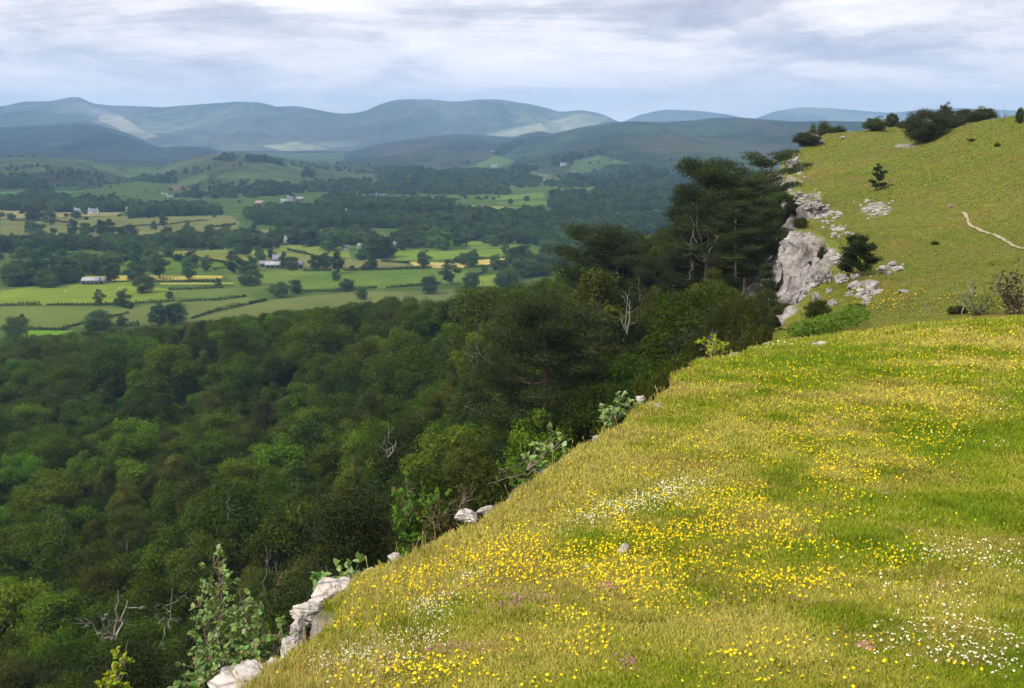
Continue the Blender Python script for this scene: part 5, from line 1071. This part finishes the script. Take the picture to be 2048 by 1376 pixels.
def grassmesh(name, n, w, rng, hscale, label):
    B = take(w, n, rng); d = np.hypot(B[:, 0], B[:, 1])
    ed = sdist(B[:, 0], B[:, 1])
    long_ = sstep(-ed, -.5, 0) * rng.random(n) ** 2 * (d < 20)
    h = hscale * (.017 + .0018 * np.minimum(d, 25) + .0007 * np.maximum(d - 25, 0)) * rng.uniform(.5, 1.4, n) * (1 + .5 * fbm(B[:, 0] * 1.5, B[:, 1] * 1.5, None, 61, 3)) * (1 + .8 * long_) * (1 + .45 * sstep(fbm(B[:, 0] * 3.2, B[:, 1] * 3.2, None, 67, 3), .12, .4))
    wd = .0008 + .00026 * np.minimum(d, 22) + .00025 * np.maximum(d - 22, 0)
    a = rng.uniform(0, 6.28, n); ax = np.stack([np.cos(a), np.sin(a), 0 * a], 1); b = rng.uniform(0, 6.28, n); ln = rng.uniform(.15, 1.0, n) * h
    tip = B + np.stack([np.cos(b) * ln, np.sin(b) * ln, h], 1); mid = B * .5 + tip * .5 + np.array([0, 0, 1.]) * (h * .16)[:, None]
    B = B - [0, 0, .006]
    V = np.stack([B - ax * wd[:, None], B + ax * wd[:, None], mid + ax * wd[:, None] * .8, tip, mid - ax * wd[:, None] * .8], 1).reshape(-1, 3)
    Fq = np.arange(n)[:, None] * 5
    big = fbm(B[:, 0] / 2.6, B[:, 1] / 2.6, None, 62, 4); big2 = fbm(B[:, 0] / 9, B[:, 1] / 9, None, 66, 3); sm_ = fbm(B[:, 0] * 1.6, B[:, 1] * 1.6, None, 63, 4)
    px, py, _ = proj(B)
    dry = .26 + .9 * big + .95 * sm_ + .25 * rng.normal(size=n) - .32 * sstep(px, 740, 980) * sstep(py, 380, 520) + .2 * sstep(-ed, -2.2, -.2) + .35 * sstep(-px, -640, -400) + .4 * big2 - .5 * sstep(px, 880, 960) * sstep(-py, -215, -150)
    green = np.array([.165, .235, .014]); olive = np.array([.275, .29, .016]); straw = np.array([.46, .39, .10]); red = np.array([.33, .17, .07]); dk = np.array([.055, .10, .014])
    k = np.clip(dry, 0, 1)[:, None]; c = np.where(k < .5, green + (olive - green) * k * 2, olive + (straw - olive) * (k - .5) * 2)
    q = rng.random(n)[:, None]; tus = sstep(fbm(B[:, 0] * 3.2, B[:, 1] * 3.2, None, 67, 3), .1, .4)[:, None]; bare = sstep(fbm(B[:, 0] * 1.3, B[:, 1] * 1.9, None, 68, 4), .22, .42)[:, None]
    c = c * (1 - .2 * tus); c = c * (1 - .35 * bare) + np.array([.36, .24, .09]) * .35 * bare
    c = np.where(q < .10, dk, c); c = np.where((q > .96) & (k > .5), red, c); c = np.where((q > .76) & (q < .88) & (k > .35), straw, c)
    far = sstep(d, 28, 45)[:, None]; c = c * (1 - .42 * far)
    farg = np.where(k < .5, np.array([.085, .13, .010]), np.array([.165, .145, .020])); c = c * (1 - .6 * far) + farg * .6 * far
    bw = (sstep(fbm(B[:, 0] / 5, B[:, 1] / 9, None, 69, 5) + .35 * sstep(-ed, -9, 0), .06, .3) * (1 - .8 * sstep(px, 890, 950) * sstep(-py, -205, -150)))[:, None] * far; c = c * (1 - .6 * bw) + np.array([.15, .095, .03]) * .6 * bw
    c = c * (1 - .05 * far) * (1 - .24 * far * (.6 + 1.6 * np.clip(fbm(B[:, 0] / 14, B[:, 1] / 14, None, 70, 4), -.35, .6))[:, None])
    c = c * (1 + rng.uniform(-.28, .28, n)[:, None] * (1 - .85 * far))
    me = mesh_np(name, V, [np.concatenate([Fq, Fq + 1, Fq + 2, Fq + 4], 1), np.concatenate([Fq + 4, Fq + 2, Fq + 3], 1)], M['grassblade'], False, np.repeat(c, 5, 0))
    return tag(obj(name, me), label, None, None, 'stuff')
rng = np.random.default_rng(33)
grassmesh('meadow_grass', 1000000, sa * (rc < 27), rng, 1.0, 'short green and straw coloured meadow grass')
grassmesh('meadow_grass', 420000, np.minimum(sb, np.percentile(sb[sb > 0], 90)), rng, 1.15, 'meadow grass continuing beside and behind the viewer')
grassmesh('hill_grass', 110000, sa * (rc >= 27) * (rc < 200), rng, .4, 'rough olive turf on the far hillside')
# --- flowers
def disc_flowers(B, r, rng, col, ccol, petals=5, lift=.03, tilt=.5):
    n = len(B); nr = rdirs(n, rng) * tilt + np.array([-.15, -.35, 1.0]); nr /= np.linalg.norm(nr, axis=1)[:, None]
    u = np.cross(nr, np.array([.3, 1, .1])); u /= np.linalg.norm(u, axis=1)[:, None]; v = np.cross(nr, u)
    k = petals * 2; V = []; a0 = rng.uniform(0, 6.28, n)
    C = B + np.array([0, 0, 1.]) * lift[:, None]
    V.append(C - nr * (r * .18)[:, None])
    for i in range(k):
        rr_ = r * (1.0 if i % 2 == 0 else .62); a = a0 + i * math.pi / petals
        V.append(C + u * (np.cos(a) * rr_)[:, None] + v * (np.sin(a) * rr_)[:, None] + nr * (r * (.12 if i % 2 == 0 else -.02))[:, None])
    V = np.stack(V, 1).reshape(-1, 3); b = np.arange(n)[:, None] * (k + 1)
    Fs = [np.concatenate([b, b + 1 + i, b + 1 + (i + 1) % k], 1) for i in range(k)]
    c = np.repeat(col * rng.uniform(.72, 1.1, (n, 1)), k + 1, 0); c[::k + 1] = ccol
    return V, Fs, c
def blobs(B, L):
    px, py, _ = proj(B); w = 0
    for (x, y_, a, b, th_, k) in L:
        ct, st = math.cos(R(th_)), math.sin(R(th_)); dx, dy = px - x, py - y_; u, v = (dx * ct + dy * st) / a, (-dx * st + dy * ct) / b
        w = w + k * np.exp(-(u * u + v * v))
    return w
Yb = [(740, 520, 120, 30, -18, 1.3), (860, 455, 110, 26, -24, 1.3), (620, 530, 140, 24, -16, .5), (930, 390, 120, 22, -16, .9), (820, 410, 130, 40, -12, .35), (660, 585, 60, 16, -10, .5), (480, 560, 100, 20, -22, .42), (400, 600, 70, 16, -22, .5), (560, 545, 60, 16, -15, .4), (760, 575, 110, 26, -8, .35), (900, 360, 200, 20, -5, .5), (560, 640, 150, 40, 0, .13), (700, 630, 200, 50, 0, .06), (660, 480, 120, 40, -20, .22), (870, 560, 60, 20, 0, .2), (980, 335, 90, 12, -4, .6), (400, 650, 90, 30, 0, .25), (440, 575, 60, 12, -20, .35), (800, 475, 90, 18, -20, .5), (700, 545, 80, 14, -14, .6)]
Yfar = [(885, 298, 26, 10, -8, 1.3), (862, 300, 12, 10, 0, 1.2), (880, 245, 70, 12, -12, .3), (900, 193, 50, 10, -10, .3), (1000, 300, 60, 14, 0, .2), (860, 165, 60, 18, 0, .12), (960, 160, 60, 14, 10, .08)]
fg = sa * (rc < 24) * (GD[:-1, :-1] > .15)
def pick_b(n, L, rng, w=None, amp=1.0, fr=1.7, seed=64):
    B = take(fg if w is None else w, n, rng); p = blobs(B, L) * (1 + amp * 1.6 * fbm(B[:, 0] * fr, B[:, 1] * fr, None, seed, 3))
    return B[rng.random(n) < p]
YC = np.array([.88, .76, .015]); YO = np.array([.80, .52, .01])
def stemmed(B): return .024 + .0026 * np.minimum(np.hypot(B[:, 0], B[:, 1]), 20)
def kindflower(name, B, rad, col, ccol, petals, label, nind, lab_ind, cat, grp, rng, tilt=.5):
    d = np.linalg.norm(B, axis=1); B = B[np.argsort(d)]
    ind, mass = B[:nind], B[nind:]
    a0 = Acc(); st = .035
    V, Fs, c = disc_flowers(np.zeros((1, 3)), np.array([rad]), rng, col[None] if col.ndim == 1 else col, ccol, petals, np.array([st]), tilt=.25)
    protos_ = []
    for v_ in range(4):
        V, Fs, c = disc_flowers(np.zeros((1, 3)), np.array([rad * (1 + .12 * v_ - .2)]), rng, col[None], ccol, petals, np.array([st + .006 * v_]), tilt=.35)
        a = Acc(); a.V.append(V); a.F += [f for f in Fs]; a.C.append(c); a.n = len(V); a.mi.append(np.zeros(sum(len(f) for f in Fs)))
        tube(a, [[.004, .003, -.01], [.002, 0, st * .5], [0, 0, st + .004 * v_]], [.0013, .0011, .001], 4, (.12, .18, .03)); protos_.append(a.build(name, M['petal']))
    for i, b in enumerate(ind):
        px, py, _ = proj(b); lb = lab_ind(float(px), float(py))
        tag(obj(name, protos_[i % 4], loc=tuple(b), rot=(rng.uniform(-.25, .35), rng.uniform(-.3, .3), rng.uniform(0, 6.28)), sc=float(rng.uniform(.85, 1.2))), lb, cat, grp + lb[len(cat):] if False else lb + ', ' + grp)
    if len(mass):
        dm = np.hypot(mass[:, 0], mass[:, 1]); r_ = rad * rng.uniform(.55, 1.3, len(mass)) * np.maximum(1, .55 + dm / 22)
        c_ = np.where(rng.random((len(mass), 1)) < .75, col, YO if petals == 5 else col)
        V, Fs, c = disc_flowers(mass, r_, rng, c_, ccol, petals, stemmed(mass) * rng.uniform(.5, 1.4, len(mass)), .9)
        tag(obj(name + '_carpet', mesh_np(name + '_carpet', V, Fs, M['petal'], False, c)), label, None, None, 'stuff')
def fw(px, py):
    h = 'lower left' if px < 430 else 'lower centre' if px < 640 else 'lower right' if px < 860 else 'far lower right'
    v = 'at the very bottom' if py > 640 else 'in the lower meadow' if py > 590 else 'in the middle meadow'
    return h, v
nearw = fg
YB_ = pick_b(50000, Yb, rng, amp=1.7, fr=2.6)
kindflower('rock_rose', YB_, .0084, YC, np.array([.80, .42, .01]), 5, 'thousands of small yellow rock roses spread across the meadow', 300, lambda a, b: 'small yellow rock rose in the grass, %s %s' % fw(a, b), 'flower', 'yellow rock roses', rng)
far_w = sa * (rc >= 24) * (rc < 170)
FB = pick_b(5000, Yfar, rng, far_w, .9, .35)
if len(FB):
    V, Fs, c = disc_flowers(FB, .022 + .0004 * FB[:, 1], rng, np.tile(YO * .8, (len(FB), 1)), YO * .7, 5, np.full(len(FB), .16), .6)
    tag(obj('hillside_flowers', mesh_np('hillside_flowers', V, Fs, M['petal'], False, c)), 'yellow flowers dusted over the far hillside', None, None, 'stuff')
DB = pick_b(24000, [(975, 560, 50, 12, 6, .9), (950, 640, 60, 16, 0, .7), (985, 660, 40, 14, 0, .7), (930, 590, 60, 20, 20, .25), (990, 410, 34, 8, 5, .5), (1000, 620, 50, 40, 0, .12), (860, 660, 60, 10, 0, .15), (1000, 450, 20, 8, 0, .3), (920, 438, 26, 6, -4, .4)], rng)
kindflower('daisy', DB, .0068, np.array([.84, .84, .82]), np.array([.75, .55, .08]), 8, 'small white daisies scattered over the right of the meadow', 300, lambda a, b: 'small white daisy in the turf, %s' % ('at the lower right corner' if b > 615 else 'above the lower right corner' if b > 520 else 'higher at the right edge'), 'flower', 'white daisies', rng)
def patch(name, blobsL, n, rad, col, label, seed, lift=.03, fr=3.0):
    r_ = np.random.default_rng(seed); B = take(fg, n, r_); p = blobs(B, blobsL) * (1 + 1.8 * fbm(B[:, 0] * fr, B[:, 1] * fr, None, seed, 3)); B = B[r_.random(n) < p]
    if not len(B): return
    V, Fs, c = disc_flowers(B, rad * r_.uniform(.7, 1.3, len(B)) * np.maximum(1, np.hypot(B[:, 0], B[:, 1]) / 6), r_, np.tile(col, (len(B), 1)), col * .8, 4, stemmed(B) * r_.uniform(.5, 1.6, len(B)), .8)
    tag(obj(name, mesh_np(name, V, Fs, M['petal'], False, c)), label, None, None, 'stuff')
patch('bedstraw', [(622, 510, 50, 9, -18, .9), (430, 612, 24, 10, -18, .9), (425, 640, 16, 7, 0, .8), (345, 665, 34, 9, -14, .8), (385, 645, 22, 8, -20, .4), (660, 497, 40, 8, -10, .6), (470, 580, 20, 6, -16, .4), (770, 345, 20, 4, 0, .5), (380, 670, 40, 10, -8, .6)], 90000, .0052, np.array([.74, .72, .56]), 'frothy cream coloured bedstraw patches in the turf', 71, .03)
patch('thyme', [(528, 603, 24, 6, 0, .8), (500, 612, 20, 5, -8, .5), (610, 592, 14, 4, 0, .5), (395, 668, 16, 5, -6, .7), (320, 620, 8, 8, 0, .5), (625, 668, 10, 5, 0, .5), (726, 608, 14, 6, 0, .5), (820, 605, 24, 5, 0, .25), (760, 640, 18, 5, 0, .4), (775, 637, 8, 4, 0, .5), (450, 655, 30, 6, 0, .35), (480, 590, 14, 5, 0, .3), (830, 425, 26, 5, -10, .35), (290, 655, 8, 6, 0, .4), (945, 590, 12, 4, 0, .4)], 80000, .0055, np.array([.48, .17, .33]), 'low purple thyme flowers in small patches', 72, .02)
# seed heads and tall grass along the edge
rng = np.random.default_rng(44); w = sa * (rc < 24) * (np.abs(GD[:-1, :-1] - .3) < .55); B = take(w, 700, rng)
d = np.hypot(B[:, 0], B[:, 1]); n = len(B); h = rng.uniform(.05, .17, n); a = rng.uniform(0, 6.28, n); ln = rng.uniform(.1, .5, n) * h
tip = B + np.stack([np.cos(a) * ln, np.sin(a) * ln, h], 1); ax = np.tile([1., 0, 0], (n, 1)) * (.0007 + .00013 * d)[:, None]
hd = (.0018 + .0004 * d)[:, None] * np.array([1., 0, 0]); z_ = np.array([0, 0, 1.]) * (.012 + .001 * d)[:, None]
V = np.stack([B - ax, B + ax, tip + ax, tip - ax, tip - z_, tip + hd, tip + z_, tip - hd], 1).reshape(-1, 3); b = np.arange(n)[:, None] * 8
c = np.repeat(np.where(rng.random((n, 1)) < .6, np.array([.42, .34, .14]), np.array([.30, .19, .09])), 8, 0)
tag(obj('seeding_grass', mesh_np('seeding_grass', V, [np.concatenate([b, b + 1, b + 2, b + 3], 1), np.concatenate([b + 4, b + 5, b + 6, b + 7], 1)], M['grassblade'], False, c)), 'tall seeding grass stalks along the scar edge', None, None, 'stuff')
# ================================================================== SUN, SKY, CLOUDS, AIR
SUN = np.array([-.66, -.40, .0]); EL = R(46); SUN = SUN / np.linalg.norm(SUN) * math.cos(EL); SUN[2] = math.sin(EL)
sl = bpy.data.lights.new('sun', 'SUN'); sl.energy = 5.0; sl.angle = R(.5); sl.color = (1, .95, .86)
so = obj('sun', sl, loc=(0, 0, 50)); so.rotation_euler = Vector(SUN).to_track_quat('Z', 'Y').to_euler()
# cloud deck: unseen lumpy sheet added above the haze, thinned where sunlight is wanted
CZ = 1900.
def warp(n, lo, hi, c, s0): 
    t = np.linspace(0, 1, n); g = np.sinh((t * 2 - 1) * 3.2) / math.sinh(3.2); return np.where(g < 0, c + (c - lo) * g, c + (hi - c) * g)
off = SUN * ((CZ + 10) / SUN[2])
cx = warp(440, -13500, 13500, off[0] + 5, 0); cy = warp(460, -7000, 11800, off[1] + 15, 0); CX, CY = np.meshgrid(cx, cy, indexing='ij')
def shade_at(gx, gy, gzv):
    P = np.stack([gx, gy, gzv], -1); px, py, _ = proj(P); r = np.hypot(gx, gy)
    base = .76 + .08 * sstep(r, 3000, 6500) + .12 * fbm(gx / 900, gy / 900, None, 201, 3)
    d0 = np.hypot(gx - 6, (gy - 10)); near = 1 - sstep(d0, 24, 60)
    base = base * (1 - near)
    base = base * (1 - .60 * (1 - sstep(r, 420, 560)))
    # the limestone hillside gets thinner cloud
    hh = np.exp(-((gx - 48) / 32) ** 2 - ((gy - 100) / 55) ** 2); base = base * (1 - .32 * hh)
    h3 = np.exp(-((gx - 14) / 45) ** 2 - ((gy - 120) / 50) ** 2); base = base * (1 - .35 * h3)
    lit = np.zeros_like(base)
    return base, px, py
G1x, G1y = CX - SUN[0] / SUN[2] * (CZ + 10), CY - SUN[1] / SUN[2] * (CZ + 10)
dens, _, _ = shade_at(G1x, G1y, np.full_like(G1x, -8.))
# sunlit pieces of the valley (ground at -100) and of the fells (ground around +150..250)
def lights(zg, L):
    x, y_ = CX - SUN[0] / SUN[2] * (CZ - zg), CY - SUN[1] / SUN[2] * (CZ - zg); o = np.zeros_like(x)
    for (px, py, Y, a, b, k) in L:
        p = at(px, py, Y) if zg < 0 else np.array(on_ridge(M1, px, py))
        if zg >= 0: q_ = p - SUN * ((p[2] - zg) / SUN[2]); p = q_
        o = np.maximum(o, k * np.exp(-((x - p[0]) / a) ** 2 - ((y_ - p[1]) / b) ** 2))
    return o
L = lights(-100, [(60, 290, 620, 220, 80, .6), (400, 262, 850, 300, 140, .6), (230, 275, 720, 200, 90, .45), (300, 255, 900, 160, 90, .5), (530, 205, 1750, 200, 90, .7), (425, 205, 1500, 110, 70, .6), (90, 290, 620, 80, 40, .35), (160, 225, 1250, 260, 90, .3), (200, 180, 2300, 400, 200, .3)])
L = np.maximum(L, lights(120, [(80, 106, 0, 260, 420, 1.0), (98, 113, 0, 260, 380, 1.0), (115, 120, 0, 280, 360, 1.0), (130, 127, 0, 280, 340, 1.0), (146, 134, 0, 260, 320, 1.0), (592, 114, 0, 480, 700, 1.0), (565, 121, 0, 480, 560, 1.0), (525, 130, 0, 380, 380, 1.0), (470, 106, 0, 700, 550, .8), (430, 112, 0, 500, 450, .6), (300, 143, 0, 300, 260, .9), (250, 148, 0, 260, 200, 1.0), (200, 112, 0, 300, 350, .4)]))
dens = dens * (1 - L); dens = np.clip(dens, 0, .97)
CZg = CZ + 60 * fbm(CX / 700, CY / 700, None, 205, 5)
m, t, o = nt('cloud'); a = N(t, 'ShaderNodeAttribute', attribute_name='Col')
tl = N(t, 'ShaderNodeBsdfTranslucent'); tl.inputs[0].default_value = (.82, .86, .95, 1); di = N(t, 'ShaderNodeBsdfDiffuse'); di.inputs[0].default_value = (.8, .82, .86, 1)
ms = N(t, 'ShaderNodeMixShader'); ms.inputs[0].default_value = .2; t.links.new(tl.outputs[0], ms.inputs[1]); t.links.new(di.outputs[0], ms.inputs[2])
tp = N(t, 'ShaderNodeBsdfTransparent'); m2 = N(t, 'ShaderNodeMixShader'); t.links.new(a.outputs['Fac'], m2.inputs[0]); t.links.new(tp.outputs[0], m2.inputs[1]); t.links.new(ms.outputs[0], m2.inputs[2]); t.links.new(m2.outputs[0], o.inputs[0])
tag(obj('shade_clouds', mesh_np('shade_clouds', np.stack([CX, CY, CZg], -1).reshape(-1, 3), gridfaces(440, 460), m, True, np.repeat(dens.reshape(-1, 1), 3, 1))), kind='structure')
# haze
HZ = 1.0e-4
m, t, o = nt('haze'); pv = N(t, 'ShaderNodeVolumePrincipled'); pv.inputs['Color'].default_value = (.36, .61, 1.0, 1); pv.inputs['Density'].default_value = HZ; pv.inputs['Anisotropy'].default_value = .0
t.links.new(pv.outputs[0], o.inputs['Volume'])
a = Acc(); boxm(a, -15000, 15000, -1200, 16500, -112, 540)
tag(obj('haze', a.build('haze', m)), kind='stuff', label='pale blue summer haze filling the air')
# world
w = bpy.data.worlds.new('World'); S.world = w; w.use_nodes = True; t = w.node_tree; t.nodes.clear()
o = t.nodes.new('ShaderNodeOutputWorld'); bg = N(t, 'ShaderNodeBackground'); sky = N(t, 'ShaderNodeTexSky', sky_type='NISHITA', sun_disc=False)
sky.sun_elevation = EL; sky.sun_rotation = math.atan2(SUN[0], SUN[1]); sky.altitude = 200
tc = N(t, 'ShaderNodeTexCoord'); mp = N(t, 'ShaderNodeMapping'); mp.inputs['Scale'].default_value = (3.0, 3.0, 21); mp.inputs['Rotation'].default_value = (R(1.5), R(-1.2), 0); t.links.new(tc.outputs['Generated'], mp.inputs[0])
n1 = noise(t, 1.0, 9, .64, mp.outputs[0], .5)
mp2 = N(t, 'ShaderNodeMapping'); mp2.inputs['Scale'].default_value = (11, 11, 42); t.links.new(tc.outputs['Generated'], mp2.inputs[0]); n2 = noise(t, 1.0, 8, .6, mp2.outputs[0], .3)
ad = N(t, 'ShaderNodeMix', data_type='FLOAT'); ad.inputs[0].default_value = .32; t.links.new(n1, ad.inputs[2]); t.links.new(n2, ad.inputs[3])
cc = ramp(t, ad.outputs[0], [(.38, (.50, .48, .54)), (.46, (.70, .67, .70)), (.52, (.98, .91, .88)), (.62, (1.22, 1.12, 1.04))])
sp = N(t, 'ShaderNodeSeparateXYZ'); t.links.new(tc.outputs['Generated'], sp.inputs[0])
hz = maprange(t, sp.outputs[2], 0.0, .07, .7, 0); cc = mix(t, cc, (1.75, 1.5, 1.28), hz)
sk = mix(t, (0, 0, 0), sky.outputs[0], .09); 
fin = mix(t, sk, cc, .95); t.links.new(fin, bg.inputs[0]); bg.inputs[1].default_value = 1.0; t.links.new(bg.outputs[0], o.inputs[0])
# camera
cam = bpy.data.cameras.new('camera'); cam.lens = 36 * F / 1024; cam.sensor_width = 36; cam.clip_end = 60000; cam.clip_start = .05
co = obj('camera', cam, loc=(0, 0, 0), rot=(math.pi / 2 - PITCH, 0, 0)); S.camera = co
S.render.engine = 'CYCLES'; S.view_settings.view_transform = 'Standard'; S.view_settings.look = 'None'; S.view_settings.exposure = .33; S.view_settings.gamma = 1
S.cycles.max_bounces = 6; S.cycles.transparent_max_bounces = 8; S.cycles.volume_bounces = 1
S.render.resolution_x = 1024; S.render.resolution_y = 688
